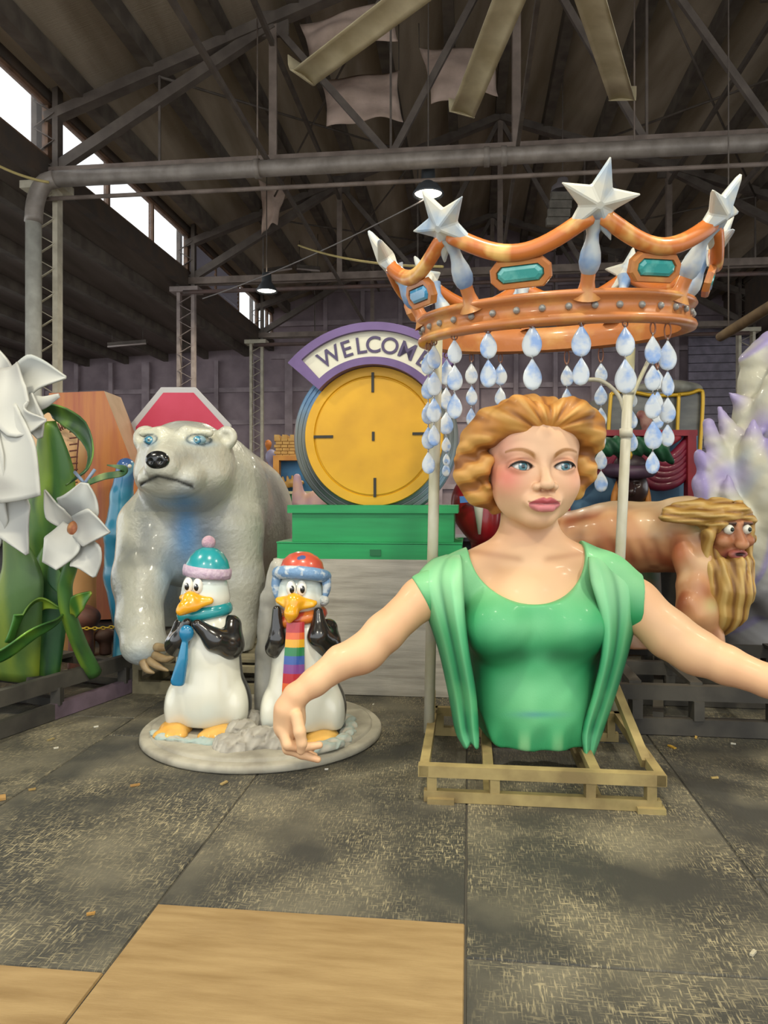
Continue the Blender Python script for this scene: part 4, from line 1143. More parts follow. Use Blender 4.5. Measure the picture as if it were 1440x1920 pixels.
plaster('cloth_heap', [fb(470, 1395, (.13, .12, .09)), fb(435, 1402, (.10, .10, .06)), fb(500, 1392, (.13, .10, .10)), fb(470, 1362, (.12, .10, .11)), fb(512, 1366, (.09, .08, .07)), fb(455, 1378, (.12, .1, .10)), fb(420, 1398, (.07, .07, .07)), fb(492, 1345, (.10, .10, .08)), fb(530, 1400, (.09, .06, .05))], .022, 2, '#b3aea2', '#8a8478')
rope = [fb(x, y, (.045, .04, .03)) for x, y in ((292, 1376), (305, 1384), (325, 1388), (350, 1390), (375, 1391), (395, 1394))]
plaster('plaster_ridge', rope, .016, 5, '#bdb9aa', '#86a9a6')
plaster('plaster_ridge', [fb(x, y, (.055, .06, .034)) for x, y in ((560, 1406), (578, 1407), (596, 1405), (614, 1401), (630, 1395), (644, 1386), (652, 1374), (655, 1362), (652, 1350))], .014, 8, '#b7b1a2', '#8fa9a4')
post = Sdf()
post.add(chain([P(505, 1345, 5.22), P(500, 1220, 5.25), P(508, 1120, 5.25), P(522, 1064, 5.22)], [.10, .085, .07, .055], .03))
post.disp(lambda p: .014 * wob(p, 13, 4)); post.cut(lambda p: ZB - .005 - p[:, 2])
sculpt('snow_post', post, P(470, 1390, 5.3) + (0, -.4, 0), P(545, 1040, 5.1) + (0, .4, 0), .009, mat('snow_post', '#bcb9ac', .6, '#95938a', 4, coat=.2), rb)

# ================================================================== penguins
M_PENG = mat('penguin_gloss', attr=True, rough=.22, coat=.5)
M_BEAK = mat('beak_yellow', '#e79b12', .25, '#f2b52e', 6, coat=.5); M_FEET = mat('feet_yellow', '#dba248', .35, '#e6b65e', 6, coat=.35)
M_FLIP = mat('flipper_black', '#23211f', .2, coat=.6)
def penguin(d):
    Y = d['Y']; s = Y / F; px0 = d['x']
    q = P(px0, d['foot'], Y)
    root = thing('penguin_statue', (q[0], q[1], ZB), d['label'], 'penguin', 'penguin statues')
    L = lambda a, b, c=0.0: P(px0 + a, d['foot'] - b, Y) + np.array([0, -c * s, 0])
    r = lambda *v: tuple(x * s for x in v)
    hx, hb = d['head']
    f = Sdf()
    f.add(ell(L(2, 62), r(70, 60, 62))); f.add(ell(L(4, 120), r(61, 54, 78)), .10)
    f.add(ell(L(3, 180), r(50, 44, 60)), .10)
    f.add(ell(L(hx, hb + 4), r(43, 41, 44)), .04); f.add(ell(L(hx, hb - 14), r(45, 40, 27)), .04)
    f.add(ell(L(62, 52, 5), r(22, 40, 42)), .06); f.add(ell(L(-58, 46, 5), r(18, 36, 40)), .06)
    f.cut(lambda p: ZB + .03 - p[:, 2], .02)
    cx, cyy = L(0, 0)[0], Y
    def paint(p, n):
        a = (p[:, 0] - cx) / s; c = -(p[:, 1] - cyy) / s; b = (p[:, 2] - L(0, 0)[2]) / s
        col = base(p, '#dedccb')
        col = blend(col, '#bcd6da', .45 * np.exp(-((b - hb - 15) / 18) ** 2) + .22 * ss(wob(p, 6, 2), .1, .9))
        back = ss(-c + a * .62 - 14, 12, 17) * (1 - .0 * b)
        col = blend(col, '#1d1d1e', back)
        return blend(col, '#d8ae5a', .5 * ss(-b, -14, -2))
    sculpt('body', f, L(-95, -6, 75), L(100, hb + 50, -75), .0085, M_PENG, root, paint=paint)
    for ex in d['eyes']:
        ec = L(*ex); fwd = np.array(d['look'] + (0,), float)
        e = MB().ell(ec, r(9.5, 8, 14.5), 20, 14).build('eye', mat('penguin_eye_white', '#e9e7dc', .15, coat=.6), root)
        MB().ell(ec + np.array([d['pup'] * s, -6.4 * s, -1.5 * s]), r(4.6, 2.6, 7.2), 14, 10).build('pupil', mat('penguin_pupil', '#14120f', .1, coat=.8), e)
        MB().ell(ec + np.array([(d['pup'] - 1.2) * s, -8.8 * s, 2.2 * s]), r(1.3, .8, 1.8), 8, 6).build('eye_glint', mat('eye_glint', '#ffffff', .2), e)
    bk = Sdf()
    for pts, rr, kk in d['beak']: bk.add(chain([L(*t) for t in pts], [x * s for x in rr], .02), kk)
    bl_ = np.array([L(*t) for pts, rr, kk in d['beak'] for t in pts])
    sculpt('beak', bk, bl_.min(0) - .12, bl_.max(0) + .12, .006, M_BEAK, root)
    for pts, rr in d['flip']:
        fl_ = Sdf().add(chain([L(*t) for t in pts], [x * s for x in rr], .04)); b_ = np.array([L(*t) for t in pts])
        sculpt('flipper', fl_, b_.min(0) - .16, b_.max(0) + .16, .0085, M_FLIP, root)
    for toes in d['feet']:
        ft = Sdf(); b_ = []
        for (a, b, c, rr) in toes: ft.add(ell(L(a, b, c), np.array(rr) * s), .025); b_.append(L(a, b, c))
        ft.cut(lambda p: ZB - .003 - p[:, 2]); b_ = np.array(b_)
        sculpt('foot', ft, b_.min(0) - .16, b_.max(0) + .16, .0075, M_FEET, root)
    return root, L, s, r

D1 = dict(x=388, foot=1372, Y=5.0, head=(-3, 262), label='glossy penguin statue in a teal bobble hat and teal tie', look=(0, -1), pup=-1.0,
          eyes=[(-25, 279, 37), (-7, 278, 41)],
          beak=[([(-36, 256, 36), (-20, 257, 44), (15, 252, 40)], [6, 10, 4.5], .03), ([(-18, 252, 46), (-27, 242, 58), (-33, 235, 62)], [12, 10, 6], .04), ([(-32, 236, 58), (-10, 242, 50), (15, 250, 42)], [6, 8, 4], .04)],
          flip=[([(-44, 200, 10), (-50, 168, 22), (-40, 178, 40), (-24, 212, 50)], [16, 20, 16, 9]), ([(46, 200, 5), (46, 168, 22), (26, 180, 44), (-4, 210, 54)], [20, 26, 20, 10])],
          feet=[[(-52, 12, 22, (30, 36, 18)), (-72, 6, 52, (14, 17, 13)), (-52, 6, 60, (14, 17, 14)), (-35, 7, 52, (13, 16, 13))], [(34, 10, 22, (36, 40, 18)), (10, 5, 52, (16, 18, 13)), (34, 6, 58, (16, 18, 14)), (54, 8, 48, (14, 16, 12))]])
D2 = dict(x=566, foot=1382, Y=4.92, head=(-3, 268), label='glossy penguin statue in a red and blue hat and rainbow scarf, flippers on its cheeks', look=(0, -1), pup=2.0,
          eyes=[(-15, 284, 40), (4, 284, 40)],
          beak=[([(-40, 262, 32), (-10, 264, 46), (28, 257, 38)], [5, 9, 4.5], .02), ([(-9, 258, 48), (-13, 240, 58), (-16, 228, 58)], [14, 12, 5], .04), ([(-38, 259, 36), (-14, 249, 50), (24, 253, 42)], [4, 7, 4], .02)],
          flip=[([(-46, 200, 5), (-46, 172, 22), (-40, 190, 36), (-42, 244, 34)], [14, 17, 15, 8]), ([(50, 205, 5), (48, 180, 22), (36, 196, 40), (34, 240, 34)], [18, 25, 20, 9])],
          feet=[[(-40, 10, 10, (28, 30, 15)), (-50, 6, 36, (13, 14, 10)), (-34, 6, 40, (13, 14, 10))], [(40, 8, 26, (32, 38, 18)), (22, 2, 62, (14, 17, 12)), (42, 1, 66, (15, 17, 12)), (57, 4, 54, (12, 15, 11))]])
pg1, L1, s1, r1 = penguin(D1)
M_TEAL = mat('teal_gloss', '#1f8a8f', .25, '#2a9aa0', 5, coat=.5); M_PINKB = mat('lilac_knit', '#b79fb4', .6, '#c9b6c4', 30, bump=.5, bscale=40); M_TIE = mat('blue_gloss', '#1f7fa8', .25, '#1a6d97', 5, coat=.5)
tilt = rotm((0, 1, 0), math.radians(7))
def hat(root, c, Rm, prof, m, name): return MB().lathe(c, prof, 40, Rm).build(name, m, root)
hc1 = L1(1, 303)
hat(pg1, hc1, tilt, [(.150, -.02), (.145, .03), (.125, .08), (.09, .125), (.05, .15), (0, .158)], M_TEAL, 'hat')
bnd = hat(pg1, hc1, tilt, [(.135, -.045), (.157, -.042), (.163, -.015), (.160, .02), (.146, .028)], M_PINKB, 'hat_brim')
MB().ell(hc1 + tilt @ np.array([-.015, 0, .185]), .046, 20, 14).build('pompom', mat('lilac_pompom', '#c9a9b2', .7, '#b794a4', 20, bump=.6, bscale=60), pg1)
sc_ = [L1(-4 + 42 * math.sin(t), 226 + 7 * math.sin(t), 36 * math.cos(t)) for t in np.linspace(-2.2, 2.4, 24)]
MB().tube(sc_, .035, 10, flat=1.3).build('collar', M_TEAL, pg1)
kn = Sdf().add(ell(L1(-22, 196, 62), r1(13, 10, 15))); kn.add(chain([L1(-24, 184, 62), L1(-28, 150, 64), L1(-36, 112, 66)], [.020, .034, .046]), .01)
kn.cut(lambda p: (p[:, 1] - (L1(-30, 150, 56)[1] + .012)), .01); kn.cut(lambda p: (L1(-30, 150, 74)[1] + .0) - p[:, 1], .012)
kn.cut(plane(L1(-40, 104, 66), (-.1, 0, -1)), .004)
sculpt('necktie', kn, L1(-62, 96, 90), L1(4, 216, 40), .006, M_TIE, pg1)
pg2, L2, s2, r2 = penguin(D2)
M_RED = mat('red_spotted', '#c4543f', .3, coat=.4)
def spots(m, col):
    nt = m.node_tree; N = nt.nodes; L = nt.links; b = N['Principled BSDF']
    tc = N.new('ShaderNodeTexCoord'); v = N.new('ShaderNodeTexVoronoi'); v.inputs['Scale'].default_value = 13; L.new(tc.outputs['Object'], v.inputs['Vector'])
    r = N.new('ShaderNodeMapRange'); r.inputs[1].default_value = .27; r.inputs[2].default_value = .24; L.new(v.outputs['Distance'], r.inputs[0])
    mx = N.new('ShaderNodeMix'); mx.data_type = 'RGBA'; L.new(r.outputs[0], mx.inputs['Factor']); mx.inputs['A'].default_value = b.inputs['Base Color'].default_value; mx.inputs['B'].default_value = (*lin(col), 1)
    L.new(mx.outputs['Result'], b.inputs['Base Color'])
spots(M_RED, '#4a5a8c')
M_BLUEK = mat('blue_knit', '#6f93b8', .45, '#c3cdd2', 16, detail=3, lo=.5, hi=.6, coat=.2, bump=.3, bscale=40)
hc2 = L2(0, 306); t2_ = rotm((0, 1, 0), math.radians(4))
hat(pg2, hc2, t2_, [(.150, -.02), (.147, .03), (.13, .085), (.09, .125), (.04, .145), (0, .148)], M_RED, 'hat')
ring = [hc2 + t2_ @ np.array([.160 * math.sin(t), -.150 * math.cos(t), -.012 + .035 * math.cos(t)]) for t in np.linspace(0, 2 * math.pi, 40, endpoint=False)]
MB().tube(ring, .036, 12, closed=True, flat=1.2).build('hat_brim', M_BLUEK, pg2)
for s in (-1, 1): MB().tube(bez([hc2 + (s * .155, -.03, 0), hc2 + (s * .168, -.04, -.08), hc2 + (s * .150, -.05, -.17)], 9), [.034, .036, .036, .035, .033, .03, .026, .02, .012], 12, flat=.8).build('ear_flap', M_BLUEK, pg2)
MB().ell(L2(42, 258, 15), .036, 16, 12).build('pompom', mat('white_pompom', '#c9c8bd', .7, '#aab4b8', 18, bump=.6, bscale=60), pg2)
SCC = ['#b32f38', '#d9622c', '#dca51f', '#1f7a45', '#3056a0', '#7d3f87', '#b3262e', '#d9622c', '#dca51f', '#1f6b3d']
ys = [224, 206, 194, 180, 165, 150, 134, 117, 102, 86, 72]
scarf = None
def strip(y0, y1, m, parent, nm):
    rows = []
    for y in np.linspace(y0, y1, 4):
        hw_ = 16 + (224 - y) * .035; cx_ = -6 - (224 - y) * .02
        cdep = 50 + 14 * math.sin((224 - y) / 152 * 1.6)
        rows.append([L2(cx_ + hw_ * u, y, cdep + 6 * (1 - u * u)) for u in np.linspace(-1, 1, 9)])
    b = MB().grid(rows, 0, .022, (0, 1, 0)); b.sm = [False] * len(b.sm); return b.build(nm, m, parent)
scarf = None
for i in range(10):
    m = mat('scarf_%d' % (i if i < 6 else i - 6), SCC[i], .3, coat=.4) if i < 6 else mat('scarf_end_%d' % i, SCC[i], .3, coat=.4)
    strip(ys[i], ys[i + 1] - .3, m, pg2, 'scarf_stripe')
sc_ = [L2(-4 + 42 * math.sin(t), 226 + 9 * math.sin(t), 36 * math.cos(t)) for t in np.linspace(-2.2, 2.4, 24)]
MB().tube(sc_, .033, 10, flat=1.3).build('scarf_collar', mat('scarf_orange', '#c4482f', .3, '#d9772c', 9, lo=.48, hi=.52, coat=.4), pg2)

# ================================================================== polar bear on its wooden frame
M_GREYW = mat('weathered_timber', '#8d8467', .8, '#6b634c', 5, (1, 1, 1), dirt=.6, dscale=4, dcol='#3f3a2c')
bf = thing('bear_stand', P(380, 1300, 6.15) * (1, 1, 0) + bw_ * 1.2, 'low weathered timber stand under the polar bear', 'stand')
b0 = P(248, 1298, 6.15) * (1, 1, 0)
def bfx(name, u, v, z, su, sv, sz): return wbox(name, b0 + fw * u + bw_ * v + (0, 0, z), (su, sv, sz), M_GREYW, bf)
for v in (.03, 1.2, 2.4): bfx('bottom_beam', .55, v, .05, 1.1, .06, .10)
for v in (.03, 1.2, 2.4): bfx('top_beam', .55, v, .22, 1.1, .06, .05)
for u in (.03, 1.07): bfx('side_beam', u, 1.22, .05, .06, 2.4, .09); bfx('side_beam', u, 1.22, .22, .06, 2.4, .05)
for u in (.03, .4, .75, 1.07):
    for v in (.03, 1.2, 2.4): bfx('post', u, v, .14, .05, .07, .12)
for v in (.25, .6, .95, 1.5, 1.9, 2.2): bfx('deck_board', .55, v, .262, 1.14, .24, .025)
bear = thing('polar_bear', P(370, 1260, 6.9) * (1, 1, 0) + (0, 0, .27), 'giant glossy white polar bear sculpture with blue eyes and one raised paw', 'bear')
BO = P(344, 866, 6.15); BSx = .00412; byaw = math.radians(-3)
ba_, bc_ = np.array([math.cos(byaw), math.sin(byaw), 0]), np.array([math.sin(byaw), -math.cos(byaw), 0])
BM = np.stack([ba_, np.array([0, 0, 1.]), bc_], 1)
def bl(p): return (p - BO) @ BM / BSx
def bw(a, b, c): return BO + BM @ (np.array([a, b, c], float) * BSx)
h = Sdf()
h.add(ell((0, 20, -18), (88, 60, 84)))
h.add(ell((0, -22, 0), (94, 56, 72)), 22)
h.add(chain([(0, 2, 50), (0, -12, 118)], [48, 33]), 28)
h.add(ell((0, -46, 66), (48, 28, 52)), 22)
for s in (-1, 1):
    h.add(ell((s * 34, -36, 78), (26, 24, 36)), 20)
    h.add(ell((s * 84, 50, -12), (22, 23, 14)), 8); h.sub(ell((s * 86, 49, 4), (12, 13, 10)), 6)
    h.add(cap((s * 24, 56, 58), (s * 66, 54, 44), 11, 8), 16)
    h.sub(ell((s * 47, 40, 82), (17, 9, 14)), 8)
h.sub(chain([(-46, -48, 104), (-26, -40, 128), (0, -33, 150), (26, -40, 128), (50, -52, 98)], [3, 3.6, 4, 3.6, 3], 1), 3)
be = Sdf()
be.add(near(lambda p: h(bl(p)) * BSx, BO, 1.05, .3))
be.add(chain([P(352, 890, 6.45), P(378, 950, 7.0)], [.40, .56]), .20)
be.add(chain([P(392, 905, 7.0), P(440, 955, 8.2)], [.47, .62]), .25)
be.add(chain([P(375, 985, 6.9), P(440, 1000, 8.2)], [.50, .58]), .20)
be.add(ell(P(355, 1010, 6.7), (.50, .4, .42)), .18)
be.add(chain([P(280, 985, 6.5), P(264, 1085, 6.25), P(262, 1165, 6.05), P(272, 1208, 5.96)], [.27, .222, .175, .16], .08), .14)
be.add(ell(P(270, 1208, 5.93), (.175, .18, .155)), .06)
be.add(chain([P(432, 1000, 6.7), P(446, 1090, 6.65), P(440, 1180, 6.62), P(434, 1258, 6.55)], [.30, .225, .18, .16], .08), .14)
be.add(ell(P(432, 1272, 6.45), (.19, .24, .13)), .07)
be.add(chain([P(345, 1060, 8.1), P(330, 1120, 7.95), P(325, 1195, 7.9)], [.3, .22, .17], .06), .10); be.add(ell(P(325, 1200, 7.8), (.18, .26, .12)), .07)
be.add(chain([P(478, 1060, 8.4), P(490, 1130, 8.3), P(486, 1175, 8.25)], [.34, .24, .18], .06), .12); be.add(ell(P(484, 1185, 8.15), (.18, .26, .12)), .07)
be.disp(lambda p: .006 * wob(p, 7, 11) + .003 * np.abs(wob(p, 26, 12)))
be.cut(lambda p: .276 - p[:, 2], .01)
def paint_bear(p, n):
    x, y = pix(p); q = bl(p); a, b, c = q.T
    col = base(p, '#cbc9b8')
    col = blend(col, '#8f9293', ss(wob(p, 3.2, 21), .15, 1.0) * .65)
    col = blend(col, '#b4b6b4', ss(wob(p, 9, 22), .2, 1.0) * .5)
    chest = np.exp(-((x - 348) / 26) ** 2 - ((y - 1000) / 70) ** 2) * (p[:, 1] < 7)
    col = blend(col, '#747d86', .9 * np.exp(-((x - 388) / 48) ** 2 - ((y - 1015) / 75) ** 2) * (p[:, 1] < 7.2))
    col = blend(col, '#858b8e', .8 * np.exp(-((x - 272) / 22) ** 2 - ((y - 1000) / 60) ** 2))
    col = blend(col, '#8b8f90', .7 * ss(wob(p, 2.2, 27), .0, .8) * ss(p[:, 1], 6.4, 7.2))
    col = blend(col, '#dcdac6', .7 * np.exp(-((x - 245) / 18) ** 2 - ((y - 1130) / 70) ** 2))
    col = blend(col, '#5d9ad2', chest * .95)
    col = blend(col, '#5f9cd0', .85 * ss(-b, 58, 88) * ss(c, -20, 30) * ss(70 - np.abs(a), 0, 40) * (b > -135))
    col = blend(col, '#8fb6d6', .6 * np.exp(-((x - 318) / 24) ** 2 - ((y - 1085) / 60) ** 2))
    col = blend(col, '#9db9cf', .5 * np.exp(-((x - 270) / 40) ** 2 - ((y - 1235) / 20) ** 2))
    hd = (np.abs(a) < 110) & (np.abs(b) < 100) & (c > -40)
    for s in (-1, 1):
        col = blend(col, '#d9d7b8', hd * .7 * np.exp(-((a - s * 46) / 30) ** 2 - ((b - 44) / 20) ** 2))
        col = blend(col, '#7fb0d6', hd * .8 * np.exp(-((a - s * 50) / 20) ** 2 - ((b - 33) / 6) ** 2))
        ed = np.hypot((a - s * 47) / 18, (b - 40) / 9.5)
        col = blend(col, '#2f4a58', hd * (c > 20) * np.exp(-((ed - 1.0) / .16) ** 2) * .85)
    mx = np.interp(a, [-46, -26, 0, 26, 50], [-48, -40, -33, -40, -52])
    col = blend(col, '#1b1c1f', (np.abs(a) < 50) * (c > 70) * np.exp(-((b - mx) / 4.2) ** 2) * .97)
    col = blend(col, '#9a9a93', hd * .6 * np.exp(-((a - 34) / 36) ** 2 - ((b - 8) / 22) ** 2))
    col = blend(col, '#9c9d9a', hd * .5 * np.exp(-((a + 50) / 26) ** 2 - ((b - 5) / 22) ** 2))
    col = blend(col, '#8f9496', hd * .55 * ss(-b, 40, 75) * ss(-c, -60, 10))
    return col
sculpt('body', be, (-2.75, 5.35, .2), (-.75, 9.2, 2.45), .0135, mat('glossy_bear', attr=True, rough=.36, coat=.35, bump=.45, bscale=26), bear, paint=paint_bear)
M_NOSE = mat('bear_nose', '#17181a', .2, coat=.6, bump=.1)
nz = Sdf().add(ell((0, -4, 146), (22, 17, 14))); nz.sub(ell((-9, -7, 162), (5, 6, 8)), 3); nz.sub(ell((9, -7, 162), (5, 6, 8)), 3); nz.sub(cap((0, -24, 164), (0, -8, 164), 2, 1), 3)
sculpt('nose', lambda p: nz(bl(p)) * BSx, bw(0, -4, 146) - .15, bw(0, -4, 146) + .15, .006, M_NOSE, bear)
for s in (-1, 1):
    ce = np.array([s * 46, 39, 52])
    def pe(p, n, ce=ce):
        d = bl(p) - ce; r_ = np.hypot(d[:, 0] + 1, d[:, 1]); col = base(p, '#86a5b0')
        col = blend(col, '#24506b', ss(-r_, -9.5, -8.3)); col = blend(col, '#4a90ad', ss(-r_, -8, -6.5)); col = blend(col, '#b9c9b4', ss(-r_, -4.2, -3.2)); return blend(col, '#123', ss(-r_, -2.9, -2.2)) if 0 else blend(col, '#1d3a4a', ss(-r_, -2.6, -1.8))
    e = MB().ell((0, 0, 0), (15.5 * BSx, 11 * BSx, 9.8 * BSx), 40, 30); Re = np.stack([ba_, -bc_, np.array([0, 0, 1.])], 1)
    e.v = [tuple(Re @ np.array(v) + bw(*ce)) for v in e.v]
    e.build('eye', mat('bear_eye', attr=True, rough=.12, coat=.8), bear, paint=pe)
M_CLAW = mat('tan_claw', '#b39a72', .4, '#8d7450', 8)
for a, b, c in (((292, 1213, 5.82), (312, 1214, 5.75), (334, 1204, 5.72)), ((290, 1228, 5.8), (312, 1236, 5.72), (330, 1228, 5.68)), ((280, 1238, 5.8), (298, 1250, 5.74), (316, 1258, 5.72)), ((268, 1240, 5.8), (276, 1256, 5.76), (290, 1262, 5.74))):
    MB().tube(bez([P(*a), P(*b), P(*c)], 9), [.034, .034, .032, .029, .026, .022, .018, .013, .006], 10).build('claw', M_CLAW, bear)
for k in range(3): MB().tube(bez([P(415 + k * 16, 1275, 6.24), P(413 + k * 16, 1288, 6.14), P(412 + k * 16, 1292, 6.08)], 6), [.03, .03, .026, .02, .014, .006], 8).build('claw', M_CLAW, bear)

# ================================================================== flower float on its dark skid (left)
M_DARKW = mat('dark_painted_timber', '#4a463e', .7, '#35322d', 4, (1, 1, 1), dirt=.35, dscale=5, dcol='#7d7466')
M_LILACW = mat('lilac_timber', '#6b5a66', .7, '#55474f', 5)
A0 = np.array([-2.57, 4.99, 0]); e1 = np.array([.366, .93, 0]); e2 = np.array([-.93, .366, 0])
fs = thing('float_skid', A0 + e1 * .6 + e2 * .7, 'dark timber skid frame under the giant white flowers', 'skid')
def fsb(name, a, b, w, h, m=M_DARKW): return MB().bar(A0 + e1 * a[0] + e2 * a[1] + (0, 0, a[2]), A0 + e1 * b[0] + e2 * b[1] + (0, 0, b[2]), w, h).build(name, m, fs)
fsb('lower_rail', (-1.0, 0, .06), (.45, 0, .06), .06, .11); fsb('lower_rail', (.45, 0, .06), (1.35, 0, .06), .06, .11, M_LILACW)
fsb('upper_rail', (-1.0, 0, .27), (1.35, 0, .27), .06, .11); fsb('lower_rail', (-1.0, 1.5, .06), (1.35, 1.5, .06), .06, .11); fsb('upper_rail', (-1.0, 1.5, .27), (1.35, 1.5, .27), .06, .11)
for u in (-.9, -.2, .5, 1.2):
    fsb('cross_rail', (u, .02, .255), (u, 1.5, .255), .07, .06); fsb('cross_rail', (u + .2, .02, .05), (u + .2, 1.5, .05), .07, .06)
    for v in (0, 1.5): fsb('post', (u, v, .1), (u, v, .23), .07, .07)
fsb('end_post', (1.3, 0, .1), (1.3, 0, .23), .09, .09)
fsb('deck_plank', (-.6, .75, .3), (1.2, .75, .3), .5, .035)

M_LEAF = mat('airbrushed_leaf', attr=True, rough=.5, coat=.15, bump=.05)
M_PETAL = mat('white_petal', attr=True, rough=.55)
def blade(name, parent, mid, wid, m, paint, curl=.0, side=None, cup=0.0, thick=.012, n=22, nu=11):
    mid = np.array([P(*q) for q in mid]); c = bez(mid, n); w_ = np.interp(np.linspace(0, 1, n), np.linspace(0, 1, len(wid)), wid)
    rows = []
    for i in range(n):
        d = c[min(i + 1, n - 1)] - c[max(i - 1, 0)]; d /= np.linalg.norm(d) + 1e-9
        sd = np.cross(d, np.array([0, 1., 0])) if side is None else np.asarray(side, float) - d * (np.asarray(side) @ d)
        sd /= np.linalg.norm(sd) + 1e-9; nn = np.cross(sd, d)
        if nn[1] > 0: nn = -nn
        s_ = c[i][1] / F * w_[i]
        rows.append([c[i] + sd * u * s_ + nn * (cup * (u * u) * s_ + curl * s_ * .15 * math.sin(i * .8 + u * 2)) for u in np.linspace(-1, 1, nu)])
    return MB().grid(rows, 0, thick).build(name, m, parent, paint=paint)
def leafpaint(light, dark, seed):
    def f(p, n):
        q = p * np.array([2.4, 1., .45]); col = base(p, dark); col = blend(col, light, ss(wob(q, 5.5, seed), -.3, .6) * .95)
        return blend(col, '#1c3a24', ss(wob(q, 8, seed + 1), .15, .8) * .75)
    return f
def petpaint(seed, tint='#93a2aa'):  # grey patches paint petal shading into the white
    def f(p, n): return blend(blend(base(p, '#b9b9b2'), tint, ss(wob(p, 5, seed), .0, .9) * .55), '#7c7a78', ss(wob(p, 6, seed + 4), .1, .9) * .6)
    return f
flower = thing('giant_flower', A0 + e1 * .45 + e2 * .6 + (0, 0, .32), 'giant white drooping flower on a broad green leaf stalk at the hall side', 'flower')
g1, g2 = leafpaint('#7d9b2a', '#3c6a2c', 1), leafpaint('#5d8a2b', '#24502c', 2)
blade('stalk_leaf', flower, [(30, 1275, 5.75), (55, 1130, 5.7), (85, 980, 5.65), (95, 880, 5.62), (88, 790, 5.6)], [70, 66, 50, 38, 14], M_LEAF, g1, cup=-.35)
blade('stalk_leaf', flower, [(5, 1275, 5.5), (20, 1160, 5.45), (35, 1080, 5.45), (20, 1000, 5.5)], [60, 52, 40, 15], M_LEAF, leafpaint('#7f8f25', '#40602a', 4), cup=-.3)
blade('stalk_leaf', flower, [(70, 1280, 5.62), (82, 1150, 5.6), (95, 1060, 5.6), (118, 985, 5.62)], [34, 40, 32, 8], M_LEAF, g2, cup=-.3)
blade('arching_leaf', flower, [(68, 785, 5.62), (95, 768, 5.6), (130, 782, 5.56), (160, 806, 5.5), (174, 845, 5.45), (166, 880, 5.42), (145, 898, 5.4), (124, 912, 5.4)], [12, 16, 21, 21, 11, 6, 9, 1], M_LEAF, leafpaint('#6e962f', '#2c5128', 3), side=(.75, -.55, .35), cup=.35)
blade('low_leaf', flower, [(-60, 1238, 5.0), (0, 1222, 5.1), (55, 1185, 5.2), (100, 1165, 5.35), (118, 1150, 5.4)], [24, 26, 24, 13, 2], M_LEAF, leafpaint('#7fb02a', '#2e6423', 6), side=(.2, -.8, .5), cup=.3)
blade('low_leaf', flower, [(20, 1205, 5.4), (45, 1150, 5.45), (78, 1128, 5.5), (115, 1140, 5.5)], [24, 28, 18, 2], M_LEAF, leafpaint('#8fa32c', '#3b7025', 7), side=(.4, -.5, .7), cup=.3)
# petals
pets = [([(5, 752, 5.4), (5, 700, 5.35), (-8, 655, 5.4)], [24, 26, 6], .3), ([(26, 724, 5.42), (68, 704, 5.36), (125, 708, 5.28)], [20, 39, 3], .35), ([(40, 735, 5.36), (70, 756, 5.28), (112, 742, 5.25)], [6, 13, 2], -.4),
        ([(18, 690, 5.3), (22, 745, 5.2), (42, 790, 5.15), (88, 788, 5.1)], [22, 40, 36, 3], .4), ([(50, 745, 5.2), (66, 790, 5.16), (76, 822, 5.16)], [16, 22, 6], .3),
        ([(10, 770, 5.2), (30, 850, 5.1), (42, 938, 5.06)], [28, 46, 42], .3), ([(-25, 780, 5.2), (-20, 860, 5.1), (-15, 930, 5.1)], [20, 34, 30], .3), ([(5, 900, 5.25), (22, 970, 5.2), (52, 1040, 5.15)], [40, 46, 4], .25), ([(-20, 920, 5.2), (-14, 980, 5.2), (-8, 1026, 5.2)], [30, 34, 10], .2)]
for k, (mid, wid, cup) in enumerate(pets): blade('petal', flower, mid, wid, M_PETAL, petpaint(20 + k, '#93aab2' if k in (0, 1) else '#8f8f8f'), cup=cup, thick=.014)
fl2 = thing('drooping_flower', A0 + e1 * .9 + e2 * .35 + (0, 0, .32), 'smaller white flower on a curved green stem beside the giant flower', 'flower')
MB().tube(bez([P(176, 1262, 5.75), P(152, 1215, 5.6), P(128, 1150, 5.45), P(122, 1100, 5.4), P(133, 1060, 5.35), P(140, 1010, 5.35)], 26), np.linspace(.062, .045, 26), 12).build('stem', M_LEAF, fl2, paint=g1)
blade('bud_leaf', fl2, [(140, 1152, 5.4), (150, 1128, 5.32), (172, 1110, 5.3)], [8, 17, 3], M_LEAF, leafpaint('#a8b02e', '#3b7025', 9), cup=.4)
blade('small_leaf', fl2, [(120, 1110, 5.55), (105, 1085, 5.55), (96, 1040, 5.55)], [8, 16, 2], M_LEAF, g2)
for k, (mid, wid, cup) in enumerate([([(138, 985, 5.35), (154, 945, 5.26), (160, 905, 5.25)], [24, 43, 8], .4), ([(140, 985, 5.28), (172, 990, 5.16), (207, 998, 5.1)], [18, 37, 2], .35), ([(140, 988, 5.3), (118, 1025, 5.18), (94, 1062, 5.15)], [22, 36, 16], .3), ([(142, 1015, 5.26), (166, 1045, 5.18), (178, 1082, 5.18)], [16, 35, 4], .35), ([(135, 985, 5.35), (105, 960, 5.26), (84, 918, 5.22)], [12, 20, 2], .45)]):
    blade('petal', fl2, mid, wid, M_PETAL, petpaint(40 + k), cup=cup, thick=.012)
MB().ell(P(140, 992, 5.27), (.05, .05, .06), 14, 10).build('flower_heart', mat('brown_heart', '#8a4b2e', .6, '#b07a4a', 20, bump=.4), fl2)
for a, b in (((140, 885, 5.33), (157, 905, 5.28)), ((178, 880, 5.3), (158, 908, 5.26))): MB().tube([P(*a), P(*b)], .012, 8).build('stamen', mat('grey_blue_stamen', '#7888a0', .5), fl2)
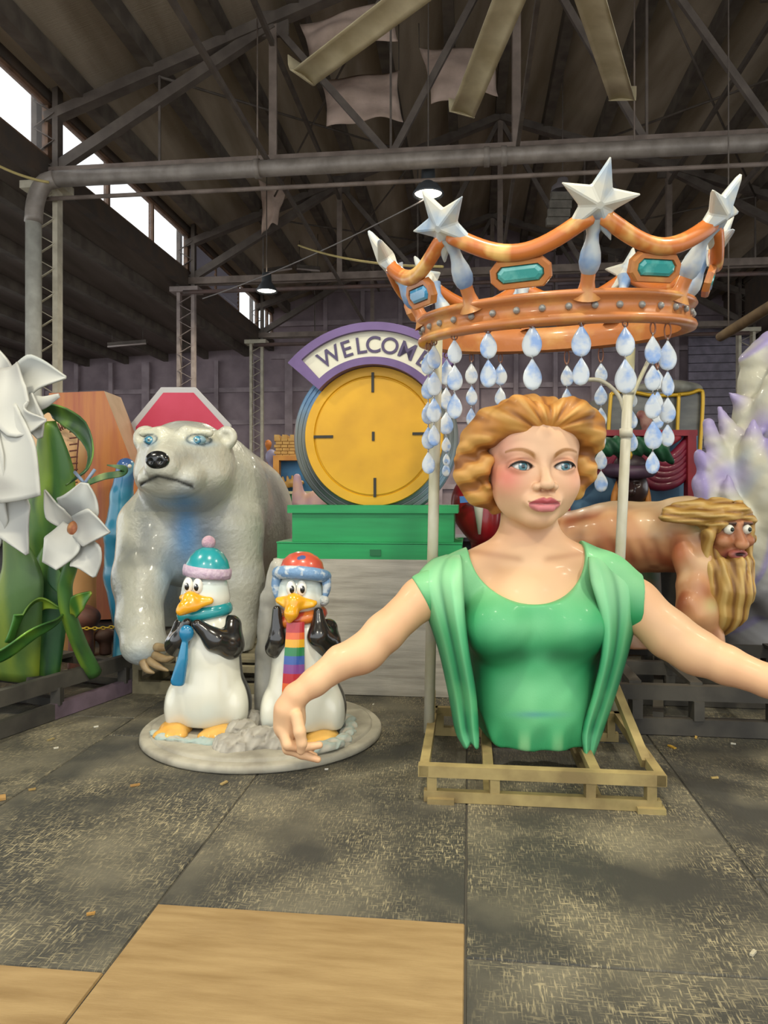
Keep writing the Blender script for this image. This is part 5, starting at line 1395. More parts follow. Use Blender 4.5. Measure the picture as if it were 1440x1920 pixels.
blade('twig_leaf', fl2, [(162, 908, 5.3), (195, 894, 5.28), (228, 888, 5.26), (233, 878, 5.24), (202, 872, 5.22)], [4, 6, 6, 6, 1], M_LEAF, leafpaint('#8f9f62', '#2f5a2c', 11), thick=.03)

# ================================================================== orange coffin-shaped case, stitched figure, blue bird
Yc = 8.5
cf = thing('coffin_case', P(165, 1165, Yc) * (1, 1, 0) + (0, .3, 0), 'tall orange coffin-shaped wooden case standing behind the flowers', 'case')
poly = [P(x, y, Yc) for x, y in ((92, 737), (195, 733), (268, 920), (232, 1160), (118, 1165), (62, 900))]
M_ORW = mat('orange_woodgrain', '#c07a3d', .5, '#a85a38', 2.2, (6, 1, .5), 6, .35, .7, coat=.2); M_PALE = mat('pale_wood_edge', '#c9ab88', .6, '#b99a76', 3)
b = MB(); b.prism(poly, (0, .55, 0)); b.mi = [0 if i == 0 else 1 for i in range(len(b.mi))]
b.build('case_body', [M_ORW, M_PALE], cf)
MB().box((poly[4][0] * .5 + poly[3][0] * .5, Yc + .25, .1), (1.1, .8, .2)).build('base_block', M_DARKW, cf)
st_ = thing('stitched_figure', P(115, 1160, 7.6) * (1, 1, 0), 'tan sculpted figure with dark stitch marks half hidden by the leaves', 'sculpture')
fg = Sdf().add(ell(P(110, 850, 7.6), (.27, .24, .46))).add(chain([P(118, 930, 7.6), P(128, 1060, 7.6), P(128, 1215, 7.6)], [.24, .27, .25]), .08)
fg.disp(lambda p: .012 * wob(p, 7, 3)); fg.cut(lambda p: -p[:, 2])
sculpt('body', fg, P(55, 1240, 7.6) + (0, -.4, 0), P(190, 740, 7.6) + (0, .4, 0), .016, mat('tan_clay', attr=True, rough=.55), st_, paint=lambda p, n: blend(blend(base(p, '#c9955f'), '#d9b387', ss(p[:, 2], 1.9, 2.3)), '#8a4a2e', ss(wob(p, 6, 8), .3, 1) * .6))
M_STI = mat('stitch_dark', '#5e3226', .7)
for k in range(12):
    t = k / 11; a = (104 + 42 * t, 806 - 10 * math.sin(t * 3), 7.34); MB().tube([P(a[0] - 3, a[1] - 7, 7.335), P(a[0] + 3, a[1] + 7, 7.335)], .008, 5).build('stitch', M_STI, st_)
for k in range(9): MB().tube([P(130, 810 + k * 12, 7.34), P(146, 808 + k * 12, 7.36)], .008, 5).build('stitch', M_STI, st_)
MB().tube(bez([P(96, 822, 7.34), P(118, 800, 7.33), P(146, 802, 7.36), P(144, 860, 7.36), P(142, 900, 7.38)], 18), .008, 6).build('seam', M_STI, st_)
for k, (x, y, Y, r, c) in enumerate(((82, 1148, 6.9, .12, '#a5532f'), (152, 1158, 7.05, .15, '#7d4a38'), (198, 1190, 7.7, .08, '#5e4438'))):
    f = Sdf().add(ell(P(x, y, Y), (r * 1.2, r, r * .8))).add(ell(P(x - 14, y + 4, Y - .05), (r * .7, r * .6, r * .5)), .05).add(cap(P(x, y, Y), P(x, 936 + EYE * F / Y, Y), r * .7, r * .8), .06); f.cut(lambda p: -p[:, 2])
    q = P(x, y, Y); sculpt('clay_foot', f, (q[0] - .35, Y - .3, -.02), (q[0] + .35, Y + .3, q[2] + .3), .016, mat('clay_%d' % k, c, .6, '#4a3028', 5), label=('rusty red clay foot under the flower leaves', 'dull brown clay lump behind the curved stem', 'dark brown clay lump low behind the flower skid')[k], cat='sculpture')
bird = Sdf().add(chain([P(236, 876, 7.2), P(228, 930, 7.2), P(226, 1000, 7.2), P(230, 1080, 7.25), P(236, 1150, 7.25)], [.09, .10, .15, .17, .14], .05))
bird.add(cap(P(236, 1150, 7.25), P(236, 1245, 7.25), .1, .13), .05); bird.cut(lambda p: -p[:, 2])
bt = thing('blue_bird_figure', P(232, 1247, 7.25) * (1, 1, 0), 'glossy blue and teal bird figure squeezed between the case and the bear', 'sculpture')
sculpt('body', bird, P(195, 1260, 7.25) + (0, -.35, 0), P(280, 850, 7.25) + (0, .35, 0), .013, mat('iridescent_blue', attr=True, rough=.25, coat=.5), bt, paint=lambda p, n: blend(blend(base(p, '#2b7f9e'), '#3e5f95', ss(p[:, 2], 1.6, 1.95)), '#8fd0dc', ss(wob(p, 11, 8), .2, .9) * .6))
MB().ell(P(243, 874, 7.09), .02, 10, 8).build('eye', mat('bird_eye', '#d8d2c0', .3), bt)

# ================================================================== octagon sign
Yo = 9.3
oc = thing('octagon_sign', P(338, 936 + EYE * F / Yo, Yo), 'red octagonal board with a white border standing behind the bear', 'sign')
ow = [(302, 726), (366, 726), (432, 796), (432, 900), (366, 965), (302, 965), (244, 900), (244, 796)]
orr = [(338 + (x - 338) * .885, 846 + (y - 846) * .915) for x, y in ow]
MB().prism([P(x, y, Yo) for x, y in ow], (0, .07, 0)).build('white_board', mat('sign_white', '#cfcdcb', .5), oc)
MB().prism([P(x, y, Yo - .012) for x, y in orr], (0, .014, 0)).build('red_panel', mat('sign_red', '#d2304f', .45, '#dc4160', 2), oc)
for x in (318, 358): MB().bar(P(x, 955, Yo + .05), P(x, 936 + EYE * F / (Yo + .05), Yo + .05), .07, .05, (0, 1, 0)).build('post', M_DARKW, oc)

# ================================================================== puppet theatre and neighbours between bear and clock
Yt = 9.9
pt_ = thing('castle_theatre', P(540, 936 + EYE * F / Yt, Yt) + (0, .2, 0), 'orange toy theatre topped by a little brick castle tower', 'theatre')
M_GOLD = mat('theatre_gold', '#d9973a', .5, '#c47f2c', 6); M_SAND = mat('sand_brick', '#d2a860', .7, '#bd8f4a', 9)
def pbox(name, x0, x1, y0, y1, Y, d, m, parent): 
    a, c = P(x0, y0, Y), P(x1, y1, Y); return MB().box(((a[0] + c[0]) / 2, Y + d / 2, (a[2] + c[2]) / 2), (abs(c[0] - a[0]), d, abs(a[2] - c[2]))).build(name, m, parent)
for r_ in range(6):
    for k in range(3): pbox('brick', 514 + k * 13 + (r_ % 2) * 3, 526 + k * 13 + (r_ % 2) * 3, 822 + r_ * 6, 827 + r_ * 6, Yt + .1, .3, M_SAND, pt_)
pbox('tower_core', 517, 552, 826, 858, Yt + .13, .24, M_GOLD, pt_)
for k in range(3): pbox('battlement', 514 + k * 15, 523 + k * 15, 815, 822, Yt + .1, .3, M_SAND, pt_)
pbox('cornice', 512, 560, 854, 863, Yt, .45, M_GOLD, pt_)
pbox('frame_side', 512, 523, 863, 975, Yt, .4, M_GOLD, pt_); pbox('frame_side', 590, 601, 863, 975, Yt, .4, M_GOLD, pt_)
pbox('backdrop', 523, 590, 863, 930, Yt + .2, .05, mat('theatre_blue', '#2f77a8', .5, '#215c8a', 3), pt_)
pbox('shelf', 520, 592, 921, 926, Yt - .05, .4, mat('theatre_cream', '#cfc79a', .6), pt_)
for k in range(7):
    a0_, a1_ = 524 + k * 9, 533 + k * 9
    MB().prism([P(a0_, 927, Yt), P(a1_, 927, Yt), P((a0_ + a1_) / 2, 962, Yt)], (0, .05, 0)).build('harlequin_panel', mat('panel_green', '#1f8a45', .5) if k % 2 == 0 else mat('panel_red', '#9c2f28', .5), pt_)
pbox('valance_board', 524, 590, 927, 965, Yt + .06, .04, M_CRM, pt_); pbox('lower_board', 512, 601, 965, 971, Yt - .04, .45, M_GOLD, pt_)
pbox('pedestal', 512, 601, 971, 936 + EYE * F / Yt, Yt + .02, .4, mat('dark_green_base', '#2a4a2a', .6, '#1d1f20', 5), pt_)
cw = Sdf().add(chain([P(526, 915, Yt + .08), P(545, 906, Yt + .06), P(566, 905, Yt + .08)], [.02, .05, .03]))
for k in range(4): cw.add(chain([P(532 + k * 9, 910, Yt + .06), P(530 + k * 9, 895 - k, Yt + .05)], [.03, .016]), .02)
sculpt('gold_crown', cw, P(515, 930, Yt) + (0, -.1, 0), P(585, 880, Yt) + (0, .25, 0), .012, mat('toy_gold', '#c49a55', .4, '#a57a38', 8), pt_)
for x, y, Y, r, c, nm, lab in ((503, 832, 11.3, .05, '#c4742f', 'orange_ball', 'small orange ball on a stick left of the castle tower'), (509, 856, 10.6, .085, '#9a95b4', 'lilac_dome', 'pale lilac dome beside the castle theatre'), (505, 880, 10.9, .075, '#a8392c', 'red_drape', 'red draped figure beside the castle theatre')):
    q = P(x, y, Y); f = Sdf().add(ell(q, (r, r, r * 1.2))).add(cap(q, (q[0], Y, .03), r * .45, r * .7), .05); f.cut(lambda p: -p[:, 2])
    sculpt(nm, f, (q[0] - .2, Y - .2, -.02), (q[0] + .2, Y + .2, q[2] + .2), .014, mat(nm, c, .5), label=lab, cat='figure')
pk = Sdf().add(chain([P(557, 895, 9.0), P(560, 930, 9.0), P(565, 970, 9.0), P(570, 1040, 9.0)], [.045, .075, .14, .2], .03)).add(ell(P(592, 950, 9.0), (.14, .15, .2)), .08).add(cap(P(577, 1000, 9), P(577, 1190, 9), .2, .22), .08)
pk.cut(lambda p: -p[:, 2])
sculpt('pink_figure', pk, P(525, 1220, 9.0) + (0, -.4, 0), P(640, 880, 9.0) + (0, .4, 0), .016, mat('pink_skin', '#d9ae9a', .5, '#c4a0b4', 4), label='pale pink sculpted arm and shoulder behind the clock', cat='sculpture')

# ================================================================== red figure behind the plinth, navy board
rf = thing('red_costume', P(890, 1015, 7.0) * (1, 1, 0), 'glossy red rounded prop with a white cone and blue bar behind the plinth', 'prop')
rs = Sdf().add(ell(P(893, 945, 7.05), (.24, .22, .30))).add(ell(P(902, 985, 7.0), (.16, .16, .18)), .08).add(cap(P(900, 990, 7.1), P(900, 1250, 7.1), .08, .12), .08); rs.cut(lambda p: -p[:, 2])
sculpt('body', rs, P(835, 1262, 7.0) + (0, -.35, 0), P(955, 865, 7.0) + (0, .45, 0), .015, mat('red_gloss', '#b01c26', .3, '#8f141e', 4, coat=.4), rf)
MB().lathe(P(899, 1002, 6.8), [(.0, 0), (.012, .0), (.055, .34), (.03, .36), (0, .36)], 16, rotm((0, 1, 0), -.03)).build('white_cone', mat('cone_white', '#cfcbb9', .5), rf)
MB().bar(P(862, 937, 6.78), P(908, 933, 6.78), .03, .06).build('blue_bar', mat('bar_blue', '#3b6fae', .5), rf)
pbx = thing('navy_box', P(900, 1100, 7.6) * (1, 1, 0), 'dark navy box behind the bust shoulder', 'box')
pbox('box_body', 850, 985, 1014, 936 + EYE * F / 7.5, 7.5, .6, mat('navy', '#2b3140', .6, '#222733', 3), pbx); pbox('box_lid', 846, 990, 1008, 1015, 7.46, .68, mat('navy_edge', '#5a6070', .5), pbx)

# ================================================================== bearded giant on a long dark skid (right)
gs = thing('long_skid', (2.3, 5.9, 0), 'long dark timber skid under the crawling bearded giant', 'skid')
G0 = np.array([1.62, 5.12, 0]); gx = np.array([.992, -.125, 0]); gy = np.array([.125, .992, 0])
def gsb(name, a, b, w, h): return MB().bar(G0 + gx * a[0] + gy * a[1] + (0, 0, a[2]), G0 + gx * b[0] + gy * b[1] + (0, 0, b[2]), w, h).build(name, M_DARKW, gs)
for v in (0, .75, 1.5): gsb('lower_rail', (-.6, v, .06), (2.6, v, .06), .07, .11); gsb('upper_rail', (-.6, v, .29), (2.6, v, .29), .07, .10)
for u in (-.5, .1, .5, 1.0, 1.5, 2.3):
    gsb('cross_rail', (u, 0, .345), (u, 1.5, .345), .08, .03)
    for v in (0, .75, 1.5): gsb('post', (u, v, .11), (u, v, .24), .1, .07)
for u in (.25, 1.25): gsb('diagonal', (u, 0, .12), (u + .35, 1.5, .22), .07, .06)
titan = thing('bearded_giant', P(1230, 1250, 6.0) * (1, 1, 0) + (0, 0, .36), 'muscular crawling giant sculpture with long golden hair and beard', 'sculpture')
tb = Sdf()
tb.add(chain([P(1062, 1012, 6.35), P(1150, 1008, 6.2), P(1255, 1006, 6.05)], [.24, .29, .29], .08))
tb.add(ell(P(1290, 992, 5.92), (.22, .24, .265)), .10)
tb.add(chain([P(1300, 1015, 5.8), P(1308, 1062, 5.72), P(1306, 1098, 5.68)], [.17, .15, .125], .05), .06)
tb.add(ell(P(1286, 1040, 5.72), (.10, .1, .17)), .05); tb.add(ell(P(1318, 1055, 5.66), (.08, .09, .16)), .04)
tb.add(chain([P(1300, 1100, 5.66), P(1306, 1150, 5.62), P(1330, 1195, 5.62)], [.13, .14, .10], .05), .04)
tb.add(ell(P(1292, 1135, 5.58), (.085, .09, .11)), .03); tb.add(ell(P(1328, 1145, 5.58), (.075, .09, .12)), .03)
tb.add(chain([P(1330, 1195, 5.62), P(1338, 1248, 5.6)], [.1, .11]), .05)
tb.add(chain([P(1090, 1040, 6.4), P(1150, 1150, 6.4), P(1200, 1236, 6.25)], [.24, .22, .15], .06), .12)
tb.add(chain([P(1200, 1236, 6.25), P(1120, 1246, 6.4)], [.13, .1], .06), .06)
for k in range(6): tb.sub(cap(P(1095 + k * 26, 1020, 5.93 - .03 * k), P(1110 + k * 26, 1062, 5.92 - .03 * k), .02, .03), .06)
tb.sub(cap(P(1275, 985, 5.68), P(1322, 1042, 5.55), .018, .02), .05)
tb.disp(lambda p: .008 * wob(p, 9, 31)); tb.cut(lambda p: .362 - p[:, 2])
def paint_titan(p, n):
    x, y = pix(p); col = base(p, '#bf8a5e'); w_ = wob(p, 7, 33)
    col = blend(col, '#dcbb90', ss(w_, 0, .7) * .85); col = blend(col, '#8f4526', ss(-w_, .05, .7) * .85); col = blend(col, '#6b3018', ss(-wob(p, 12, 35), .35, .9) * .6)
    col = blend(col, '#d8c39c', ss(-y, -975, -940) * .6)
    col = blend(col, '#7f9a68', .75 * np.exp(-((x - 1312) / 24) ** 2 - ((y - 975) / 26) ** 2)); col = blend(col, '#b5562f', .6 * np.exp(-((x - 1270) / 20) ** 2 - ((y - 1035) / 40) ** 2))
    col = blend(col, '#a8b070', .5 * np.exp(-((x - 1335) / 16) ** 2 - ((y - 1135) / 18) ** 2))
    for k in range(6): col = blend(col, '#7a3f26', .6 * np.exp(-((x - (1102 + k * 27) - (y - 1040) * .35) / 7) ** 2 - ((y - 1038) / 26) ** 2))
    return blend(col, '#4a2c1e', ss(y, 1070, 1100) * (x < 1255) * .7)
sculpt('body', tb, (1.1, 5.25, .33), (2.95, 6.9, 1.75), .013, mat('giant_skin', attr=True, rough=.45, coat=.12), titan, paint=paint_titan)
TO = P(1355, 1004, 5.72); TS = .0041; tyw = math.radians(12)
ta, tc_ = np.array([math.cos(tyw), math.sin(tyw), 0]), np.array([math.sin(tyw), -math.cos(tyw), 0]); TM = np.stack([ta, np.array([0, 0, 1.]), tc_], 1)
tl = lambda p: (p - TO) @ TM / TS
tw = lambda a, b, c: TO + TM @ (np.array([a, b, c], float) * TS)
th_ = Sdf().add(ell((0, 5, 0), (44, 55, 46))).add(cap((0, 16, 40), (0, -12, 54), 7, 10), 8).add(ell((0, -14, 54), (12, 8, 9)), 5)
for s in (-1, 1): th_.add(ell((s * 24, -8, 34), (14, 12, 14)), 8); th_.add(cap((s * 8, 24, 44), (s * 32, 24, 36), 5, 4), 4); th_.sub(ell((s * 18, 13, 48), (11, 7, 8)), 4)
th_.add(ell((0, -32, 42), (19, 9, 10)), 6); th_.sub(ell((0, -32, 53), (12, 3.5, 8)), 3)
def paint_th(p, n):
    a, b, c = tl(p).T; col = base(p, '#a86c48'); col = blend(col, '#c98f66', ss(wob(p, 12, 5), -.1, .8) * .8)
    for s in (-1, 1): col = blend(col, '#3a2418', np.exp(-((b - 24 + .1 * np.abs(a)) / 4) ** 2) * (np.abs(a) > 7) * (np.abs(a) < 36) * (c > 20)); col = blend(col, '#5e3826', .7 * np.exp(-((a - s * 18) / 14) ** 2 - ((b - 13) / 11) ** 2))
    col = blend(col, '#b5605a', np.exp(-(a / 19) ** 4 - ((b + 32) / 9) ** 4)); col = blend(col, '#2c1512', np.exp(-(a / 13) ** 4 - ((b + 32) / 4) ** 4))
    return col
sculpt('face', lambda p: th_(tl(p)) * TS, TO - (.26, .3, .3), TO + (.26, .3, .3), .0075, mat('giant_face', attr=True, rough=.5), titan, paint=paint_th)
for s in (-1, 1):
    e = MB().ell(tw(s * 18, 13, 41), 9.5 * TS, 16, 12).build('eye', mat('giant_eye', '#dcdacb', .2, coat=.4), titan)
    MB().ell(tw(s * 18 + 1, 13, 48.5), 4.2 * TS, 12, 8).build('pupil', mat('giant_pupil', '#23302a', .2), e)
hb_ = Sdf()
hb_.add(ell((0, 34, -6), (50, 32, 50)))
hb_.add(ell((-30, 15, -10), (24, 34, 36)), 10)
hb_.sub(ell((4, 2, 48), (36, 38, 34)), 6)
hb_.add(chain([(10, 46, 34), (-30, 40, 34), (-70, 36, 16), (-120, 36, 0)], [9, 13, 15, 10], 8), 12)
hb_.add(chain([(0, 60, 0), (-50, 58, 4), (-110, 50, -4)], [8, 12, 8], 8), 12)
hb_.add(chain([(0, 42, 42), (-32, 26, 38), (-48, 2, 26), (-46, -30, 14)], [7, 9, 11, 10], 6), 8)
hb_.add(chain([(12, 50, 30), (38, 30, 20), (46, -5, 10), (42, -40, 8)], [14, 13, 13, 11], 6), 10)
hb_.add(chain([(-36, -20, 8), (-34, -60, 20)], [13, 18]), 8)
hb_.add(chain([(0, -52, 34), (-4, -95, 28), (-10, -140, 20), (-18, -182, 10)], [22, 38, 34, 10], 10), 10)
hb_.add(chain([(-30, -60, 24), (-30, -110, 18), (-28, -165, 10)], [18, 22, 10], 8), 10); hb_.add(chain([(30, -50, 22), (24, -110, 20)], [16, 20], 8), 10)
hb_.sub(ell((0, -31, 60), (17, 8, 20)), 4)
def tst(q):
    a, b = q[:, 0], q[:, 1]; w0 = wob(q, .03, 4)
    up_ = np.sin(b * .34 + a * .05 + 2.2 * w0) * 1.7 + np.sin(b * .75 - a * .03 + 3 * w0) * .6
    dn_ = np.sin(a * .26 + 2.6 * w0 + .9 * np.sin(b * .04)) * 2.0 + np.sin(a * .6 + b * .05 + 3 * w0) * .7
    return dn_ + (up_ - dn_) * ss(b, 5, 25)
hb_.disp(tst)
sculpt('hair_and_beard', lambda p: hb_(tl(p)) * TS, tw(-165, -200, -20) - (.1, .35, .05), tw(65, 80, 20) + (.1, .3, .05), .0085, mat('giant_hair', attr=True, rough=.5), titan, paint=lambda p, n: blend(blend(base(p, '#a8803c'), '#c9a864', ss(-tst(tl(p)), 0, 2) * .8), '#6f4319', ss(tst(tl(p)), .6, 2.3) * .8))

# ================================================================== purple and white wave sculpture
wv = thing('wave_sculpture', (3.55, 7.1, 0), 'tall white and purple sculpture of curling wave crests at the hall side', 'sculpture')
ws = Sdf()
ws.add(chain([P(1480, 1000, 7.3), P(1455, 1080, 7.05), P(1455, 1240, 7.0)], [.45, .45, .46], .2))
tips = [([(1470, 1050, 7.0), (1450, 850, 6.9), (1424, 705, 6.8), (1440, 634, 6.75)], [.36, .30, .17, .05]), ([(1440, 1050, 6.9), (1424, 880, 6.75), (1398, 770, 6.7), (1367, 737, 6.65)], [.30, .20, .10, .025]),
        ([(1420, 1050, 6.8), (1395, 900, 6.65), (1366, 810, 6.6), (1350, 766, 6.6)], [.30, .17, .09, .035]), ([(1405, 1050, 6.75), (1372, 925, 6.6), (1344, 845, 6.55), (1331, 795, 6.55)], [.28, .15, .09, .045]),
        ([(1390, 1050, 6.7), (1358, 945, 6.55), (1335, 885, 6.5), (1312, 854, 6.5)], [.25, .14, .08, .03]), ([(1380, 1050, 6.7), (1345, 965, 6.55), (1325, 925, 6.5), (1309, 906, 6.5)], [.22, .13, .07, .04]),
        ([(1490, 1000, 6.8), (1462, 850, 6.6), (1452, 740, 6.5), (1475, 660, 6.5)], [.3, .22, .13, .05]), ([(1450, 1020, 6.6), (1432, 930, 6.45), (1408, 850, 6.4), (1412, 790, 6.38)], [.24, .17, .09, .03]),
        ([(1465, 1100, 6.6), (1455, 985, 6.35), (1440, 900, 6.3), (1458, 825, 6.3)], [.26, .18, .1, .03]), ([(1420, 1080, 6.55), (1395, 1000, 6.4), (1372, 940, 6.35), (1366, 890, 6.35)], [.22, .15, .08, .03])]
for pts, rr in tips: ws.add(chain([P(*q) for q in bez(pts, 9)], np.interp(np.linspace(0, 3, 9), range(4), np.array(rr) * 1.12), .02), .075)
def wfl(p):
    x, y, z = p.T; return np.sin(7.5 * (x * .85 - z * .42) + 1.6 * np.sin(z * 2.1 + x) + .8 * np.sin(y * 3))
ws.disp(lambda p: .05 * (.55 - np.abs(wfl(p))) * -1 * -1 * -1 + .006 * wob(p, 14, 6)); ws.cut(lambda p: -p[:, 2])
tipc = np.array([P(*pts[-1]) for pts, rr in tips])
def paint_wave(p, n):
    d = np.sqrt(((p[:, None, :] - tipc[None]) ** 2).sum(2)).min(1); w_ = wob(p, 5, 41)
    col = base(p, '#bdbaa6'); col = blend(col, '#93a8be', ss(w_, .1, 1) * .55); col = blend(col, '#c9c294', ss(-w_, .2, 1) * .45)
    col = blend(col, '#8f7fc0', ss(.24 - d, 0, .2) * .75); col = blend(col, '#8a7cb8', ss(.3 - np.abs(wfl(p)), 0, .25) * .7)
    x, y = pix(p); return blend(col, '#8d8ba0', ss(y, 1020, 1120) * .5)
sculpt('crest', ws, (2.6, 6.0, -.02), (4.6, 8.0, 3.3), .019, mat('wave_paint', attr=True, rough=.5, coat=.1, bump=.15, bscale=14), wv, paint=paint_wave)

# ================================================================== carriage, curtained booth, king figure (right rear)
Yk = 9.6
cr = thing('glass_carriage', P(1230, 936 + EYE * F / Yk, Yk) + (0, .4, 0), 'glass carriage with a thin gold frame and grey canopy behind the booth', 'carriage')
M_GOLDT = mat('gold_trim', '#c9a02c', .35, metal=.3); M_GREYP = mat('smoky_panel', '#75736a', .3, '#565650', 2, (1, 1, 3))
def tubeP(name, pts, r, m, parent, n=16): return MB().tube(bez([P(*q) for q in pts], n), r, 8).build(name, m, parent)
b = MB().prism([P(x, y, Yk + .05) for x, y in ((1146, 735), (1318, 735), (1310, 1000), (1140, 1000))], (0, 1.0, 0)); b.build('cabin_panel', M_GREYP, cr)
tubeP('gold_frame', [(1136, 930, Yk), (1144, 760, Yk), (1152, 737, Yk), (1180, 734, Yk), (1230, 742, Yk), (1290, 738, Yk), (1312, 732, Yk), (1318, 748, Yk), (1312, 850, Yk), (1306, 930, Yk)], .025, M_GOLDT, cr, 40)
tubeP('gold_mullion', [(1273, 738, Yk - .01), (1270, 810, Yk - .01), (1266, 930, Yk - .01)], .025, M_GOLDT, cr)
cn = Sdf().add(ell(P(1245, 735, Yk + .5), (.46, .55, .14))); cn.disp(lambda p: .02 * wob(p, 9, 14)); cn.cut(lambda p: P(0, 736, Yk)[2] - p[:, 2])
sculpt('canopy', cn, P(1160, 745, Yk) + (0, -.15, 0), P(1330, 700, Yk) + (0, 1.1, 0), .02, mat('grey_canopy', '#86857a', .8, '#6c6b62', 5), cr)
pbox('undercarriage', 1140, 1312, 1000, 936 + EYE * F / Yk, Yk + .1, .9, M_DARKW, cr)
dl = Sdf().add(ell(P(1212, 792, Yk - .12), (.08, .06, .1))).add(ell(P(1216, 820, Yk - .1), (.11, .08, .14)), .04).add(ell(P(1202, 778, Yk - .1), (.06, .05, .06)), .03).add(cap(P(1216, 820, Yk - .1), P(1216, 1000, Yk - .1), .1, .12), .04)
sculpt('carriage_doll', dl, P(1185, 1010, Yk - .1) + (0, -.25, 0), P(1245, 750, Yk - .1) + (0, .2, 0), .015, mat('doll_pink', '#a87f70', .6, '#7a3c38', 6), cr)
Yz = 8.3
bo = thing('curtained_booth', P(1215, 936 + EYE * F / Yz, Yz) + (0, .3, 0), 'red framed booth with draped maroon curtains and a blue back', 'booth')
M_REDF = mat('booth_red', '#9c2430', .5, '#7d1b26', 4); M_CURT = mat('maroon_curtain', '#8a1f3c', .55, '#6b1730', 4, coat=.2)
pbox('blue_back', 1060, 1308, 812, 1000, Yz + .35, .05, mat('booth_blue', '#5f86a5', .6, '#4d7391', 3), bo)
pbox('top_beam', 1055, 1308, 806, 817, Yz, .4, M_REDF, bo); pbox('right_post', 1290, 1306, 817, 936 + EYE * F / Yz, Yz, .12, M_REDF, bo); pbox('left_post', 1055, 1070, 817, 936 + EYE * F / Yz, Yz, .12, M_REDF, bo)
pbox('counter', 1055, 1308, 1000, 936 + EYE * F / Yz, Yz + .1, .35, M_DARKW, bo)
for k in range(6):
    t = k / 5; tubeP('curtain_fold', [(1198 - 4 * k, 826 + k * 5, Yz + .12), (1225 - 2 * k, 850 + k * 11, Yz + .08), (1258, 858 + k * 10, Yz + .06), (1292, 824 + k * 12, Yz + .12)], .06, M_CURT, bo)
for k in range(5): tubeP('curtain_fold', [(1062, 824 + k * 12, Yz + .12), (1095, 850 + k * 11, Yz + .08), (1128, 846 + k * 9, Yz + .08), (1158, 822 + k * 4, Yz + .12)], .06, M_CURT, bo)
for k in range(3): tubeP('curtain_fold', [(1120 + 50 * k, 818, Yz + .06), (1145 + 50 * k, 832, Yz + .02), (1172 + 50 * k, 818, Yz + .06)], .05, M_REDF, bo)
Yk2 = 7.9
kg = thing('king_figure', P(1180, 936 + EYE * F / Yk2, Yk2), 'dark faced figure in a purple turban with green plumes before the booth', 'figure')
kf = Sdf().add(ell(P(1184, 915, Yk2), (.17, .18, .21))).add(cap(P(1184, 912, Yk2 - .17), P(1184, 922, Yk2 - .21), .03, .04), .03)
for s in (-1, 1): kf.sub(ell(P(1184 + s * 12, 908, Yk2 - .19), (.035, .04, .02)), .02)
sculpt('head', kf, P(1140, 965, Yk2) + (0, -.3, 0), P(1230, 860, Yk2) + (0, .3, 0), .012, mat('dark_face', '#33211e', .35, '#24161a', 5, coat=.3), kg)
MB().tube([P(1181, 884, Yk2) + np.array([.21 * math.cos(a), .19 * math.sin(a), .015 * math.cos(2 * a)]) for a in np.linspace(0, 2 * math.pi, 30, endpoint=False)], .07, 12, closed=True).build('turban', mat('turban_purple', '#3c2a3c', .5, '#4d3448', 8), kg)
MB().ell(P(1181, 872, Yk2), (.17, .16, .12), 20, 12).build('turban_top', mat('turban_dark', '#2e1f26', .5), kg)
MB().lathe(P(1178, 862, Yk2 - .12), [(0, 0), (.03, .0), (.045, .05), (.02, .12), (0, .14)], 12).build('turban_jewel', M_GOLDT, kg)
for s in (-1, 1):
    pf = Sdf().add(chain([P(1178, 858, Yk2), P(1178 + s * 25, 836, Yk2 - .05), P(1178 + s * 58, 842, Yk2), P(1178 + s * 78, 862, Yk2)], [.05, .09, .10, .05], .04)); pf.disp(lambda p: .012 * np.sin(p[:, 0] * 60 + p[:, 2] * 40))
    sculpt('plume', pf, P(1080, 885, Yk2) + (0, -.2, 0), P(1290, 810, Yk2) + (0, .2, 0), .013, mat('green_plume', '#1f5a38', .6, '#123f28', 8), kg)
kb = Sdf().add(ell(P(1182, 985, Yk2 + .05), (.36, .22, .3))).add(cap(P(1182, 985, Yk2 + .05), P(1182, 1215, Yk2 + .05), .28, .34), .1); kb.cut(lambda p: -p[:, 2])
sculpt('robe', kb, P(1100, 1225, Yk2) + (0, -.4, 0), P(1265, 925, Yk2) + (0, .5, 0), .02, mat('king_robe', '#6d4a2a', .6, '#3a4a30', 4), kg)
tubeP('scarf', [(1150, 960, Yk2 - .1), (1152, 930, Yk2 - .05), (1160, 905, Yk2)], .035, mat('king_scarf', '#a86a24', .6), kg); tubeP('scarf', [(1216, 960, Yk2 - .1), (1214, 930, Yk2 - .05), (1208, 905, Yk2)], .035, mat('king_scarf', '#a86a24', .6), kg)

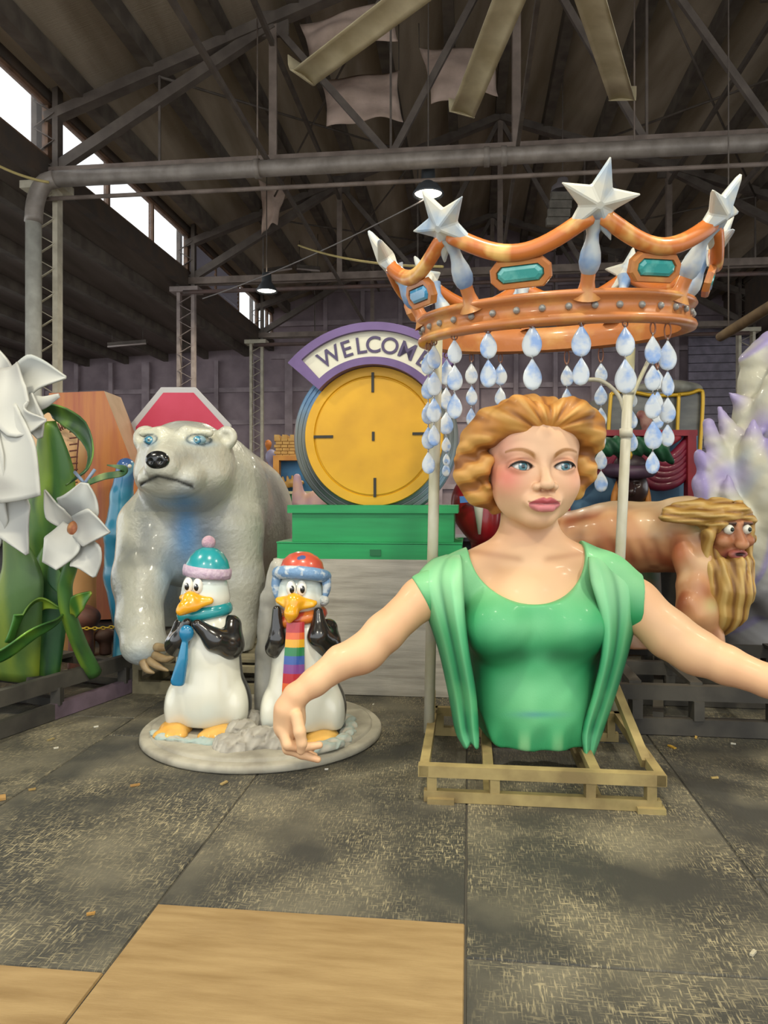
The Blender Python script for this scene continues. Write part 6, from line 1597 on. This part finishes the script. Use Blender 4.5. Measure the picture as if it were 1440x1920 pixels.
# ================================================================== barrier chain, debris on the floor
lk = MB().tube([(.024 * math.cos(a), .012 * math.sin(a), 0) for a in np.linspace(0, 2 * math.pi, 12, endpoint=False)], .005, 5, closed=True).mesh('chain_link'); lk.materials.append(mat('yellow_chain', '#c9a72a', .5))
c_a, c_b = P(132, 1176, 6.75), P(232, 1172, 6.75)
bcn = thing('barrier_chain', c_a, 'yellow barrier chain sagging between the flower stem and the bear', 'chain')
for k in range(14):
    t = k / 13; q = c_a * (1 - t) + c_b * t - (0, 0, .02 * 4 * t * (1 - t)); o = link('chain_link', lk, None, bcn); o.location = Vector(q - c_a); o.rotation_euler = (0 if k % 2 else 1.57, 0, 0)
deb = [(180, 1364, .03, '#d8d4c4'), (105, 1404, .028, '#c9c3b0'), (420, 1470, .05, '#a8905c'), (735, 1300, .02, '#cfcab8'), (612, 1444, .02, '#d4d0c2'), (60, 1482, .035, '#9a7f4a'), (170, 1716, .03, '#a87f3f'), (1305, 1384, .04, '#b3924a'), (1340, 1460, .04, '#b39a5e'), (1375, 1396, .03, '#c4c0b0'), (1260, 1402, .06, '#bd9433'), (253, 1474, .05, '#a07a44'), (1412, 1790, .035, '#b0a890'), (700, 1322, .02, '#cfcab8'), (95, 1388, .05, '#8f8056')]
for k, (x, y, r, c) in enumerate(deb):
    Y = EYE * F / (y - CY); q = P(x, y, Y); a = random.uniform(0, 3.1)
    b = MB().box(q + (0, 0, .006), (r, r * .35, .008), rotm((0, 0, 1), a)); b.box(q + (r * .3 * math.cos(a), r * .3 * math.sin(a), .008), (r * .5, r * .22, .006), rotm((0, 0, 1), a + .5))
    where = ['in the dust beside the lilac skid rail', 'in front of the flower skid', 'in front of the round platform rim', 'between the platform and the white crate', 'under the outstretched left hand', 'beside the tan offcut', 'behind the bare plywood corner', 'beside the long dark skid rail', 'off the right end of the bust skid', 'before the long dark skid post', 'between the bust skid and long skid', 'on open floor between flower skid and platform', 'on the worn sheet right of the bare plywood', 'at the foot of the plywood crate', 'under the lilac end of the flower skid'][k]
    tone = {'d': 'pale', 'c': 'pale', 'a': 'tan', '9': 'brown', 'b': 'yellowish', '8': 'brown'}[c[1]]
    b.build('wood_chip', mat('chip_' + c[1:], c, .8), label=tone + ' wood chip on the floor ' + where, cat='debris', group='wood chips on the floor')
ofc = P(0, 1500, EYE * F / 564)
MB().box(ofc + (-.02, 0, .008), (.09, .06, .012), rotm((0, 0, 1), .5)).build('wood_offcut', mat('offcut', '#b08a52', .8, '#98743f', 9), label='tan wood offcut lying on bare black floor beside the flower skid', cat='offcut')
